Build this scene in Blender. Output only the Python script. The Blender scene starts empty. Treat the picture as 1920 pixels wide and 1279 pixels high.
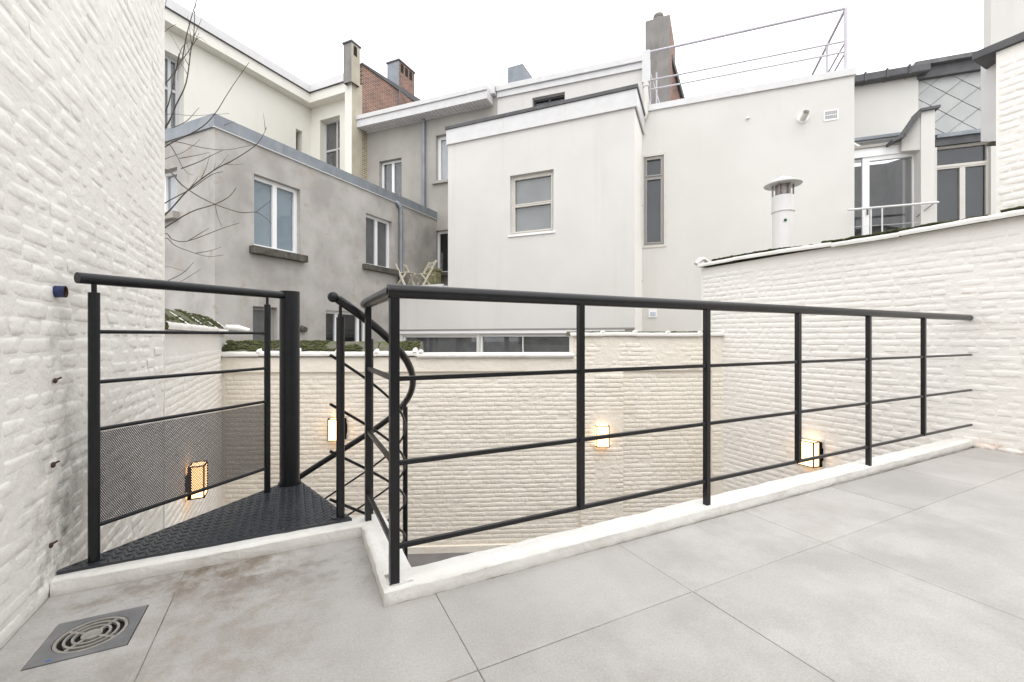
import bpy, bmesh, math, random
from mathutils import Vector, Matrix, noise as mnoise
random.seed(7)
S = bpy.context.scene
COL = S.collection
RAD = math.radians
# ------------------------------------------------------------------ camera
FPX, CX, HY, EYE = 820.0, 960.0, 633.0, 0.99       # focal length and horizon, in photo pixels; eye height in metres
TH = RAD(63.35)                                    # terrace grid against the view axis
FWD = Vector((math.cos(TH), math.sin(TH))); RGT = Vector((math.sin(TH), -math.cos(TH)))
cam = bpy.data.cameras.new('camera'); camo = bpy.data.objects.new('camera', cam); COL.objects.link(camo)
camo.location = (0, 0, EYE); camo.rotation_euler = (RAD(90), 0, TH - RAD(90))
cam.sensor_width = 36; cam.lens = FPX / 1920 * 36; cam.shift_y = (HY - 639.5) / 1920
cam.clip_start = 0.05; cam.clip_end = 800
S.camera = camo
# ------------------------------------------------------------------ overcast sky and weak sun
SUN_EL, SUN_AZ = RAD(58), RAD(200)
w = bpy.data.worlds.new('World'); S.world = w; w.use_nodes = True
nt = w.node_tree; nt.nodes.clear()
sky = nt.nodes.new('ShaderNodeTexSky'); sky.sky_type = 'NISHITA'; sky.sun_disc = False
sky.sun_elevation = SUN_EL; sky.sun_rotation = SUN_AZ; sky.dust_density = 4.0; sky.air_density = 1.0
bw = nt.nodes.new('ShaderNodeRGBToBW')
mx = nt.nodes.new('ShaderNodeMix'); mx.data_type = 'RGBA'; mx.inputs[0].default_value = 0.86   # even cloud deck over the sky
mx.inputs[7].default_value = (12.4, 12.5, 12.7, 1)
bg = nt.nodes.new('ShaderNodeBackground'); bg.inputs[1].default_value = 0.15
wo = nt.nodes.new('ShaderNodeOutputWorld')
nt.links.new(sky.outputs[0], bw.inputs[0]); nt.links.new(bw.outputs[0], mx.inputs[6])
nt.links.new(mx.outputs[2], bg.inputs[0]); nt.links.new(bg.outputs[0], wo.inputs[0])
sun = bpy.data.lights.new('sun', 'SUN'); suno = bpy.data.objects.new('sun', sun); COL.objects.link(suno)
sun.energy = 0.8; sun.angle = RAD(45); sun.color = (1.0, 0.97, 0.93)
sd = Vector((math.sin(SUN_AZ) * math.cos(SUN_EL), math.cos(SUN_AZ) * math.cos(SUN_EL), math.sin(SUN_EL)))
suno.rotation_euler = sd.to_track_quat('Z', 'Y').to_euler()
S.view_settings.view_transform = 'Standard'; S.view_settings.look = 'None'
S.view_settings.exposure = 0.2; S.view_settings.gamma = 1.0; S.view_settings.use_curve_mapping = False
S.render.resolution_x = 1024; S.render.resolution_y = 682
S.cycles.max_bounces = 8; S.cycles.diffuse_bounces = 6; S.cycles.transparent_max_bounces = 12

# ------------------------------------------------------------------ materials
MATS = {}
def mat(name, c1, c2=None, rough=0.8, ns=3.0, metallic=0.0, bump=0.0, bs=80.0, bump2=0.0, bs2=12.0, streak=None, samt=0.5, sscale=(5, 5, .5),
        rand=0.0, grain=0.0, spec=0.5, spots=None, sps=30.0, spt=0.68, patches=None):
    m = bpy.data.materials.new(name); m.use_nodes = True; t = m.node_tree; N = t.nodes; L = t.links
    b = N['Principled BSDF']; b.inputs['Roughness'].default_value = rough; b.inputs['Metallic'].default_value = metallic
    b.inputs['Specular IOR Level'].default_value = spec
    geo = N.new('ShaderNodeNewGeometry'); pos = geo.outputs['Position']
    def nz(scale, detail=5, vec=None, rgh=.55):
        n = N.new('ShaderNodeTexNoise'); n.inputs['Scale'].default_value = scale; n.inputs['Detail'].default_value = detail
        n.inputs['Roughness'].default_value = rgh; L.new(vec if vec else pos, n.inputs['Vector']); return n.outputs[0]
    def ramp(src, a, z):
        r = N.new('ShaderNodeMapRange'); r.inputs[1].default_value = a; r.inputs[2].default_value = z; r.interpolation_type = 'SMOOTHSTEP'
        L.new(src, r.inputs[0]); return r.outputs[0]
    def mixc(f, a, z):
        x = N.new('ShaderNodeMix'); x.data_type = 'RGBA'
        if isinstance(f, float): x.inputs[0].default_value = f
        else: L.new(f, x.inputs[0])
        for v, i in ((a, 6), (z, 7)):
            if isinstance(v, tuple): x.inputs[i].default_value = v + (1,)
            else: L.new(v, x.inputs[i])
        return x.outputs[2]
    def mul(a, k):
        x = N.new('ShaderNodeMath'); x.operation = 'MULTIPLY'; L.new(a, x.inputs[0])
        if isinstance(k, float): x.inputs[1].default_value = k
        else: L.new(k, x.inputs[1])
        return x.outputs[0]
    c = mixc(ramp(nz(ns), .3, .7), c1, c2 or c1)
    if streak:
        mp = N.new('ShaderNodeMapping'); mp.inputs['Scale'].default_value = sscale; L.new(pos, mp.inputs[0])
        c = mixc(mul(ramp(nz(1.0, 6, mp.outputs[0], .65), .5, .8), samt), c, streak)
    if spots:
        c = mixc(mul(ramp(nz(sps, 3), spt, spt + .1), .8), c, spots)
    for (px, py, pz, rad, col, amt, psc) in (patches or []):        # stains with a place and a shape of their own
        d = N.new('ShaderNodeVectorMath'); d.operation = 'DISTANCE'; L.new(pos, d.inputs[0]); d.inputs[1].default_value = (px, py, pz)
        f = mul(ramp(d.outputs['Value'], rad, rad * .25), mul(ramp(nz(psc, 7, None, .7), .42, .66), amt))
        c = mixc(f, c, col)
    if grain:
        gm = N.new('ShaderNodeMapRange'); gm.inputs[1].default_value = .3; gm.inputs[2].default_value = .7; gm.inputs[3].default_value = 1 - grain; gm.inputs[4].default_value = 1 + grain * .7
        L.new(nz(130, 6, None, .8), gm.inputs[0]); h2 = N.new('ShaderNodeHueSaturation'); L.new(gm.outputs[0], h2.inputs['Value']); L.new(c, h2.inputs['Color']); c = h2.outputs[0]
    if rand:
        oi = N.new('ShaderNodeObjectInfo'); hs = N.new('ShaderNodeHueSaturation')
        r = N.new('ShaderNodeMapRange'); r.inputs[3].default_value = 1 - rand; r.inputs[4].default_value = 1 + rand * .6
        L.new(oi.outputs['Random'], r.inputs[0]); L.new(r.outputs[0], hs.inputs['Value']); L.new(c, hs.inputs['Color']); c = hs.outputs[0]
    L.new(c, b.inputs['Base Color'])
    last = None
    for k, sc in ((bump2, bs2), (bump, bs)):
        if k:
            bn = N.new('ShaderNodeBump'); bn.inputs['Strength'].default_value = 1.0; bn.inputs['Distance'].default_value = k
            L.new(nz(sc, 4), bn.inputs['Height'])
            if last: L.new(last, bn.inputs['Normal'])
            last = bn.outputs[0]
    if last: L.new(last, b.inputs['Normal'])
    MATS[name] = m; return m
def brickmat(name, ca, cb, mortar, sw=.22, sh=.065, rot=0.0, dirt=(.05, .045, .04), damt=.5):
    m = bpy.data.materials.new(name); m.use_nodes = True; t = m.node_tree; N = t.nodes; L = t.links; b = N['Principled BSDF']
    geo = N.new('ShaderNodeNewGeometry'); mp = N.new('ShaderNodeMapping'); mp.vector_type = 'POINT'
    sx = N.new('ShaderNodeSeparateXYZ'); L.new(geo.outputs['Position'], sx.inputs[0])
    dt = N.new('ShaderNodeVectorMath'); dt.operation = 'DOT_PRODUCT'; L.new(geo.outputs['Position'], dt.inputs[0]); dt.inputs[1].default_value = (math.cos(rot), math.sin(rot), 0)
    cb_ = N.new('ShaderNodeCombineXYZ'); L.new(dt.outputs['Value'], cb_.inputs[0]); L.new(sx.outputs[2], cb_.inputs[1])
    br = N.new('ShaderNodeTexBrick'); L.new(cb_.outputs[0], br.inputs['Vector'])
    br.inputs['Color1'].default_value = ca + (1,); br.inputs['Color2'].default_value = cb + (1,); br.inputs['Mortar'].default_value = mortar + (1,)
    br.inputs['Scale'].default_value = 1; br.inputs['Brick Width'].default_value = sw; br.inputs['Row Height'].default_value = sh; br.inputs['Mortar Size'].default_value = .011
    n = N.new('ShaderNodeTexNoise'); n.inputs['Scale'].default_value = 1.6; n.inputs['Detail'].default_value = 8; L.new(geo.outputs['Position'], n.inputs['Vector'])
    r = N.new('ShaderNodeMapRange'); r.inputs[1].default_value = .45; r.inputs[2].default_value = .7; r.inputs[4].default_value = damt; L.new(n.outputs[0], r.inputs[0])
    x = N.new('ShaderNodeMix'); x.data_type = 'RGBA'; L.new(r.outputs[0], x.inputs[0]); L.new(br.outputs[0], x.inputs[6]); x.inputs[7].default_value = dirt + (1,)
    L.new(x.outputs[2], b.inputs['Base Color']); b.inputs['Roughness'].default_value = .9
    bn = N.new('ShaderNodeBump'); bn.inputs['Distance'].default_value = .01; bn.invert = True; L.new(br.outputs['Fac'], bn.inputs['Height']); L.new(bn.outputs[0], b.inputs['Normal'])
    MATS[name] = m
mat('paint_left', (.87, .85, .815), (.84, .82, .78), .6, 2.0, bump=.002, bs=60, bump2=.012, bs2=9, streak=(.66, .64, .61), samt=.2, sscale=(3, 3, .8),
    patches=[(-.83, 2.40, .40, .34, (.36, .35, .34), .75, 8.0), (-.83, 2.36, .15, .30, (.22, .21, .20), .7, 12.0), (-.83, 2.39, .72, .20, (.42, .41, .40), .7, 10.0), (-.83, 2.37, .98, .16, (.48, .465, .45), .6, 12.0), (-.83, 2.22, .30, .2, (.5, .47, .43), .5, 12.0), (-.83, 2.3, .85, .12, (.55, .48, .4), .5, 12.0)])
mat('paint_rear', (.87, .82, .735), (.84, .785, .69), .65, 1.6, bump=.003, bs=42, bump2=.014, bs2=13, rand=.03, streak=(.62, .57, .48), samt=.35, sscale=(2, 2, .7))
mat('paint_right', (.88, .855, .81), (.86, .83, .785), .6, 1.5, bump=.0022, bs=55, bump2=.008, bs2=14, streak=(.70, .67, .62), samt=.2, sscale=(2, 2, .7),
    patches=[(5.53, 1.55, .0, .16, (.72, .45, .32), .6, 18.0)])
mat('paint_kerb', (.82, .81, .78), (.75, .73, .69), .6, 5, bump=.003, bs=45, bump2=.008, bs2=16, streak=(.5, .46, .38), samt=.22, sscale=(6, 6, 6), spots=(.3, .27, .22), sps=55, spt=.73)
mat('tile', (.495, .474, .455), (.415, .396, .38), .55, 2.3, bump=.0006, bs=160, rand=.07, grain=.22, streak=(.37, .35, .335), samt=.6, sscale=(6, 2.6, 1), spots=(.26, .235, .21), sps=40, spt=.71,
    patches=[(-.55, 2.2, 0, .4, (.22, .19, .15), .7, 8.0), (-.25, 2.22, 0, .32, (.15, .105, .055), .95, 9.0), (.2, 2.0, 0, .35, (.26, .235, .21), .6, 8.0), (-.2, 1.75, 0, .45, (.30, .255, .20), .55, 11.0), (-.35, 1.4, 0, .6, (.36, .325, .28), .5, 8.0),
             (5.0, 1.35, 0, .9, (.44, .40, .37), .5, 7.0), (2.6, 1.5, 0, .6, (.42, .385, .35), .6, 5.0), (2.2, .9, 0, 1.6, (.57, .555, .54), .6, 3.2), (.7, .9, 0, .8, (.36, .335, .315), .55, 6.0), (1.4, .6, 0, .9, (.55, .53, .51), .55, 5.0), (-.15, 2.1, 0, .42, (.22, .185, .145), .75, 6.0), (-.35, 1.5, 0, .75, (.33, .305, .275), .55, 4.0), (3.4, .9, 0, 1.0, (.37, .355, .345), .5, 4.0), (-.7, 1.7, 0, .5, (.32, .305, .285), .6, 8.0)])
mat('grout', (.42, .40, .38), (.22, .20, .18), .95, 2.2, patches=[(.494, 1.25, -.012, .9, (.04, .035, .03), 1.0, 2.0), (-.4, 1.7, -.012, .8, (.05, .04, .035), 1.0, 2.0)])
mat('courtyard', (.20, .19, .19), (.15, .14, .14), .6, 2.5, bump=.001, bs=90)
mat('earth', (.2, .19, .18), (.15, .14, .13), .9, .5)
mat('black', (.010, .011, .013), (.013, .014, .016), .36, 20, bump=.0003, bs=220, spec=.35)
mat('blackworn', (.012, .012, .013), (.014, .014, .015), .30, 14, bump=.0005, bs=130, spec=.4, spots=(.07, .062, .055), sps=45, spt=.72)
mat('mesh_sheet', (.045, .042, .048), (.06, .056, .063), .5, 20)
mat('steelplate', (.022, .026, .033), (.034, .038, .045), .28, 9, bump=.0004, bs=180, spots=(.09, .09, .09), sps=30, spt=.66)
mat('raw_end', (.28, .2, .10), (.1, .07, .04), .7, 90)
mat('plaster_white', (.65, .635, .61), (.615, .60, .575), .85, .9, bump=.0012, bs=110, streak=(.53, .51, .48), samt=.4, sscale=(3.5, 3.5, .16))
mat('plaster_c', (.65, .637, .607), (.612, .60, .57), .85, .8, bump=.0012, bs=110, streak=(.52, .505, .47), samt=.4, sscale=(3.0, 3.0, .15))
mat('plaster_grey', (.475, .452, .428), (.345, .325, .305), .9, 1.5, bump=.002, bs=70, bump2=.004, bs2=10, streak=(.25, .232, .212), samt=.6, sscale=(1.3, 1.3, .7), spots=(.38, .34, .29), sps=3.5, spt=.6)
mat('plaster_g2', (.40, .38, .35), (.335, .315, .29), .9, 1.1, bump=.002, bs=70, streak=(.28, .255, .225), samt=.5, sscale=(1.6, 1.6, .4))
mat('cream', (.80, .785, .725), (.765, .75, .685), .8, .7, bump=.001, bs=90, streak=(.66, .64, .56), samt=.4, sscale=(2, 2, .3))
mat('pier', (.52, .47, .37), (.40, .36, .29), .9, 1.5, bump=.003, bs=40, streak=(.24, .22, .18), samt=.6, sscale=(3, 3, .6))
mat('concrete', (.28, .265, .25), (.22, .21, .20), .9, 2.0, bump=.003, bs=30, streak=(.12, .11, .10), samt=.7, sscale=(3, 3, .7))
mat('zinc', (.25, .275, .30), (.20, .22, .245), .5, 4, metallic=.25, streak=(.33, .34, .35), samt=.6, sscale=(4, 4, .5))
mat('lead', (.10, .10, .105), (.07, .07, .075), .6, 5)
mat('white_metal', (.66, .655, .655), (.61, .605, .605), .35, 5, streak=(.62, .62, .62), samt=.35, sscale=(6, 6, .5))
mat('rail_paint', (.58, .555, .60), (.54, .515, .56), .45, 5)
mat('white_frame', (.83, .83, .83), None, .4, 3)
mat('beige_frame', (.62, .595, .55), (.57, .545, .50), .5, 6)
mat('grey_frame', (.30, .285, .27), None, .5, 4)
mat('grey_light_frame', (.52, .53, .54), None, .45, 4)
mat('sill_stone', (.115, .105, .09), (.06, .055, .048), .9, 9, bump=.003, bs=60, spots=(.2, .19, .15), sps=20, spt=.6)
mat('sill_grey', (.40, .38, .35), (.33, .31, .28), .9, 9)
mat('slate', (.44, .45, .445), (.385, .395, .39), .6, 2.5, rand=.06, streak=(.5, .5, .48), samt=.5, sscale=(3, 3, 1))
mat('dark_slate', (.17, .17, .175), (.12, .12, .125), .7, 6)
mat('curtain_blue', (.46, .54, .585), (.43, .51, .555), .9, 3)
mat('curtain_grey', (.27, .265, .255), (.19, .19, .185), .9, 3)
mat('curtain_white', (.75, .75, .74), (.65, .65, .65), .9, 3)
mat('room', (.10, .10, .10), (.07, .07, .075), .9, 1)
mat('moss', (.088, .098, .034), (.055, .06, .024), .95, 25, bump=.004, bs=150, spots=(.16, .14, .07), sps=12, spt=.6)
mat('coping', (.15, .14, .105), (.085, .08, .06), .95, 9, bump=.004, bs=50, spots=(.09, .12, .03), sps=9, spt=.48)
mat('bark', (.075, .062, .052), (.12, .10, .085), .85, 14)
mat('blue_pipe', (.014, .03, .11), (.01, .02, .08), .4, 40, spots=(.3, .3, .35), sps=70, spt=.72)
mat('rust', (.10, .06, .04), (.05, .03, .02), .9, 60)
mat('drain_steel', (.27, .27, .275), (.19, .19, .195), .42, 8, metallic=.4, streak=(.22, .21, .2), samt=.5, sscale=(12, 12, 1))
mat('drain_ring', (.42, .40, .37), (.30, .285, .26), .5, 30, metallic=.3)
mat('hole', (.012, .011, .010), None, .9, 3)
mat('pvc', (.70, .68, .64), (.64, .62, .575), .5, 5, streak=(.5, .48, .44), samt=.5, sscale=(8, 8, .5))
mat('flue', (.74, .73, .72), (.70, .69, .68), .5, 5)
mat('flue_glass', (.30, .27, .26), (.22, .2, .19), .3, 20, metallic=.3)
mat('green_plug', (.03, .12, .06), None, .6, 5)
mat('wood_chair', (.64, .60, .50), (.48, .44, .35), .8, 12)
mat('wood_dark', (.10, .085, .07), None, .8, 12)
mat('stone_mossy', (.42, .39, .25), (.24, .24, .10), .9, 9, bump=.004, bs=40)
mat('label_blue', (.35, .42, .55), (.55, .58, .62), .5, 30)
mat('blue_sticker', (.02, .16, .55), None, .5, 3)
VDIR = None
def glassmat():
    m = bpy.data.materials.new('glass'); m.use_nodes = True; t = m.node_tree; N = t.nodes; L = t.links; N.clear()
    o = N.new('ShaderNodeOutputMaterial'); x = N.new('ShaderNodeMixShader'); tr = N.new('ShaderNodeBsdfTransparent'); tr.inputs[0].default_value = (.86, .87, .88, 1)
    g = N.new('ShaderNodeBsdfGlossy'); g.inputs['Roughness'].default_value = .02; lw_ = N.new('ShaderNodeLayerWeight'); lw_.inputs[0].default_value = .5; pw = N.new('ShaderNodeMath'); pw.operation = 'POWER'; pw.inputs[1].default_value = 4.0; fr = N.new('ShaderNodeMath'); fr.operation = 'MULTIPLY_ADD'; fr.inputs[1].default_value = .85; fr.inputs[2].default_value = .05; L.new(lw_.outputs['Facing'], pw.inputs[0]); L.new(pw.outputs[0], fr.inputs[0])
    L.new(fr.outputs[0], x.inputs[0]); L.new(tr.outputs[0], x.inputs[1]); L.new(g.outputs[0], x.inputs[2]); L.new(x.outputs[0], o.inputs[0]); MATS['glass'] = m
glassmat()
mat('lamp_black', (.008, .008, .008), None, .9, 5, spec=.05)
mat('pane_dark', (.022, .024, .032), (.04, .042, .05), .8, 2)  # dark sheet behind panes, painted for unlit rooms and dark reflections
mat('pane_reflection', (.50, .49, .475), (.40, .395, .385), .9, 1.2)  # pale sheet behind the pane, painted for the building its glass reflects
def lampmat():
    m = bpy.data.materials.new('lamp_glow'); m.use_nodes = True; b = m.node_tree.nodes['Principled BSDF']
    b.inputs['Base Color'].default_value = (.9, .85, .75, 1); b.inputs['Emission Color'].default_value = (1.0, .55, .21, 1); b.inputs['Emission Strength'].default_value = 3.1
    MATS['lamp_glow'] = m
lampmat()
# ------------------------------------------------------------------ mesh helpers
ORG = {}  # world origin of each thing
def link(o, parent=None):
    COL.objects.link(o)
    if parent is not None: o.parent = parent
    ORG[o.name] = ORG[parent.name] if parent is not None else Vector(o.location)
    return o
def tag(o, label=None, cat=None, group=None, kind=None):
    for k, v in (('label', label), ('category', cat), ('group', group), ('kind', kind)):
        if v: o[k] = v
    return o
def thing(name, loc, label, cat, group=None):
    o = bpy.data.objects.new(name, None); o.location = loc; o.empty_display_size = .1
    link(o); return tag(o, label, cat, group)
class MB:
    def __init__(s): s.v = []; s.f = []; s.sm = []
    def add(s, vs, fs, smooth=False):
        b = len(s.v); s.v += [Vector(p) for p in vs]; s.f += [tuple(i + b for i in f) for f in fs]; s.sm += [smooth] * len(fs); return s
    def hexa(s, p):                                     # 8 corners: bottom 0-3, top 4-7
        return s.add(p, [(3, 2, 1, 0), (4, 5, 6, 7), (0, 1, 5, 4), (1, 2, 6, 5), (2, 3, 7, 6), (3, 0, 4, 7)])
    def box(s, x0, x1, y0, y1, z0, z1, fr=None):
        p = [(x0, y0, z0), (x1, y0, z0), (x1, y1, z0), (x0, y1, z0), (x0, y0, z1), (x1, y0, z1), (x1, y1, z1), (x0, y1, z1)]
        return s.hexa([fr(*q) for q in p] if fr else p)
    def prism(s, poly, z0, z1):
        n = len(poly); vs = [(x, y, z0) for x, y in poly] + [(x, y, z1) for x, y in poly]
        return s.add(vs, [tuple(range(n))[::-1], tuple(range(n, 2 * n))] + [(i, (i + 1) % n, n + (i + 1) % n, n + i) for i in range(n)])
    def tube(s, pts, r, n=10, smooth=True, caps=True):
        pts = [Vector(p) for p in pts]; rs = r if isinstance(r, (list, tuple)) else [r] * len(pts)
        vs = []; ref = None
        for i, p in enumerate(pts):
            t = (pts[min(i + 1, len(pts) - 1)] - pts[max(i - 1, 0)]).normalized()
            if ref is None: ref = Vector((0, 0, 1)) if abs(t.z) < .9 else Vector((1, 0, 0))
            a = t.cross(ref).normalized(); b = t.cross(a).normalized(); ref = -(b)
            if ref.length < .1: ref = Vector((0, 0, 1))
            for k in range(n):
                q = 2 * math.pi * k / n; vs.append(p + (a * math.cos(q) + b * math.sin(q)) * rs[i])
        fs = [(i * n + k, i * n + (k + 1) % n, (i + 1) * n + (k + 1) % n, (i + 1) * n + k) for i in range(len(pts) - 1) for k in range(n)]
        s.add(vs, fs, smooth)
        if caps:
            e = (len(pts) - 1) * n; s.add(vs[:n], [tuple(range(n))]); s.add(vs[e:], [tuple(range(n))[::-1]])
        return s
    def bar(s, p, q, w, h):                             # rectangular bar from p to q, w across, h high
        p, q = Vector(p), Vector(q); t = (q - p).normalized(); up = Vector((0, 0, 1)) if abs(t.z) < .95 else Vector((0, 1, 0))
        a = t.cross(up).normalized() * (w / 2); b = a.cross(t).normalized() * (h / 2)
        return s.hexa([p - a - b, p + a - b, q + a - b, q - a - b, p - a + b, p + a + b, q + a + b, q - a + b])
    def cyl(s, x, y, z0, z1, r0, r1=None, n=24): return s.tube([(x, y, z0), (x, y, z1)], [r0, r0 if r1 is None else r1], n)
    def ball(s, c, r, n=12, sq=(1, 1, 1)):
        vs = []; fs = []; c = Vector(c); m = n // 2
        for i in range(m + 1):
            for k in range(n):
                a = math.pi * i / m; q = 2 * math.pi * k / n
                vs.append(c + Vector((r * sq[0] * math.sin(a) * math.cos(q), r * sq[1] * math.sin(a) * math.sin(q), r * sq[2] * math.cos(a))))
        for i in range(m):
            for k in range(n): fs.append((i * n + k, (i + 1) * n + k, (i + 1) * n + (k + 1) % n, i * n + (k + 1) % n))
        return s.add(vs, fs, True)
    def build(s, name, m, parent=None, loc=None, bevel=0.0, fix=True):
        me = bpy.data.meshes.new(name)
        o = bpy.data.objects.new(name, me)
        if parent is None: o.location = loc or (0, 0, 0)
        link(o, parent); off = ORG[o.name]
        me.from_pydata([p - off for p in s.v], [], s.f)
        me.polygons.foreach_set('use_smooth', s.sm); me.materials.append(MATS[m])
        if fix:
            bm = bmesh.new(); bm.from_mesh(me); bmesh.ops.remove_doubles(bm, verts=bm.verts, dist=1e-6) if any(s.sm) is False and False else None
            bmesh.ops.recalc_face_normals(bm, faces=bm.faces); bm.to_mesh(me); bm.free()
        me.update()
        if bevel:
            b = o.modifiers.new('bevel', 'BEVEL'); b.width = bevel; b.segments = 2; b.limit_method = 'ANGLE'
        return o
def pix(x, depth):                                      # plan position at a distance along the view
    return RGT * ((x - CX) / FPX * depth) + FWD * depth
def at(x, y, depth):
    p = pix(x, depth); return Vector((p.x, p.y, EYE + (HY - y) / FPX * depth))
def vpdir(vx):                                          # plan direction that vanishes at a photo column
    return (RGT * ((vx - CX) / FPX) + FWD).normalized()
class Wall:
    "vertical plane: u along, d inwards (away from the viewer), z up"
    def __init__(s, P, Q=None, direction=None):
        s.P = Vector(P); s.e = (Vector(Q) - s.P).normalized() if Q is not None else Vector(direction).normalized()
        s.n = Vector((-s.e.y, s.e.x))
        if s.n.dot(s.P) < 0: s.n = -s.n
        s.len = (Vector(Q) - s.P).length if Q is not None else 0
    def __call__(s, u, d, z): p = s.P + s.e * u + s.n * d; return Vector((p.x, p.y, z))
    def uz(s, x, y, d=0.0):
        r = RGT * ((x - CX) / FPX) + FWD; t = (s.P + s.n * d).dot(s.n) / r.dot(s.n); p = r * t
        return (p - s.P).dot(s.e), EYE + (HY - y) / FPX * t
    def u(s, x, d=0.0): return s.uz(x, 0, d)[0]
    def depth(s, x, d=0.0): r = RGT * ((x - CX) / FPX) + FWD; return (s.P + s.n * d).dot(s.n) / r.dot(s.n)
    def z(s, x, y, d=0.0): return s.uz(x, y, d)[1]
    def pt(s, x, y, d=0.0): u, z = s.uz(x, y, d); return s(u, d, z)
def facade(W, name, m, parent, u0, u1, z0, z1, holes=(), rev=.14):
    "one skin with openings and their reveals"
    us = sorted({u0, u1, *[c for h in holes for c in h[:2]]}); zs = sorted({z0, z1, *[c for h in holes for c in h[2:4]]})
    us = [c for c in us if u0 - 1e-6 <= c <= u1 + 1e-6]; zs = [c for c in zs if z0 - 1e-6 <= c <= z1 + 1e-6]
    b = MB()
    for i in range(len(us) - 1):
        for j in range(len(zs) - 1):
            cu, cz = (us[i] + us[i + 1]) / 2, (zs[j] + zs[j + 1]) / 2
            if any(h[0] < cu < h[1] and h[2] < cz < h[3] for h in holes): continue
            b.add([W(us[i], 0, zs[j]), W(us[i + 1], 0, zs[j]), W(us[i + 1], 0, zs[j + 1]), W(us[i], 0, zs[j + 1])], [(0, 1, 2, 3)])
    for (a, c, e, f) in [h[:4] for h in holes]:
        for p, q in (((a, e), (a, f)), ((c, e), (c, f)), ((a, e), (c, e)), ((a, f), (c, f))):
            b.add([W(p[0], 0, p[1]), W(q[0], 0, q[1]), W(q[0], rev, q[1]), W(p[0], rev, p[1])], [(0, 1, 2, 3)])
    return b.build(name, m, parent, fix=False)
def hole(W, x0, x1, yt, yb, xr=None):
    xr = x0 if xr is None else xr
    a, c = sorted((W.u(x0), W.u(x1))); return (a, c, W.z(xr, yb), W.z(xr, yt))
def window(W, parent, h, fm='white_frame', back=None, sill=None, rev=.14, fw=.055, mull=(), trans=(), fb=.05, sill_o=(.06, .07, .05), name='window', room=True, inner=False):
    "frame > panes, blind or painted backing, interior, sill; mull and trans are fractions of the opening"
    a, c, e, f = h[:4]; d0, d1 = rev - .06, rev + .004
    b = MB(); w_, h_ = c - a, f - e
    b.box(a, a + fw, d0, d1, e, f, W); b.box(c - fw, c, d0, d1, e, f, W); b.box(a + fw, c - fw, d0, d1, e, e + fw, W); b.box(a + fw, c - fw, d0, d1, f - fw, f, W)
    cu = [a + fw] ; cz = [e + fw]
    for q in mull: b.box(a + w_ * q - fb / 2, a + w_ * q + fb / 2, d0 + .004, d1, e + fw, f - fw, W); cu += [a + w_ * q - fb / 2, a + w_ * q + fb / 2]
    for q in trans: b.box(a + fw, c - fw, d0 + .008, d1, e + h_ * q - fb / 2, e + h_ * q + fb / 2, W); cz += [e + h_ * q - fb / 2, e + h_ * q + fb / 2]
    cu.append(c - fw); cz.append(f - fw)
    o = b.build(name, fm, parent)
    for i in range(0, len(cu), 2):
        for j in range(0, len(cz), 2):
            if inner:
                g = MB(); k = .028
                A_, C_, E_, F_ = cu[i], cu[i + 1], cz[j], cz[j + 1]
                g.box(A_, A_ + k, d0 - .012, d1 - .01, E_, F_, W); g.box(C_ - k, C_, d0 - .012, d1 - .01, E_, F_, W); g.box(A_ + k, C_ - k, d0 - .012, d1 - .01, E_, E_ + k, W); g.box(A_ + k, C_ - k, d0 - .012, d1 - .01, F_ - k, F_, W)
                g.build('sash', fm, o)
            MB().box(cu[i] + .001, cu[i + 1] - .001, rev - .022, rev - .016, cz[j] + .001, cz[j + 1] - .001, W).build('pane', 'glass', o)
    if back:
        bb = MB(); n = max(4, int(w_ / .05)); vs = []
        for i in range(n + 1):
            u = a + .01 + (w_ - .02) * i / n; dd = rev + .014 + (.010 if i % 2 and back == 'curtain_white' else 0); vs += [W(u, dd, e + .01), W(u, dd, f - .01)]
        bb.add(vs, [(2 * i, 2 * i + 2, 2 * i + 3, 2 * i + 1) for i in range(n)]); bb.build('pane_backing', back, o, fix=False)  # real curtains, and the sheets painted as shade and reflection in panes
    if room:
        r = MB(); D = rev + .5
        r.add([W(a, rev, e), W(c, rev, e), W(c, D, e), W(a, D, e), W(a, rev, f), W(c, rev, f), W(c, D, f), W(a, D, f)], [(0, 1, 2, 3), (4, 5, 6, 7), (0, 3, 7, 4), (1, 2, 6, 5), (2, 3, 7, 6)])
        r.build('room_back', 'room', o, fix=False)
    if sill:
        o_, p_, t_ = sill_o
        MB().box(a - o_, c + o_, -p_, rev - .061, e - t_, e - .001, W).build('sill', sill, o, bevel=.006)
    return o
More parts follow.
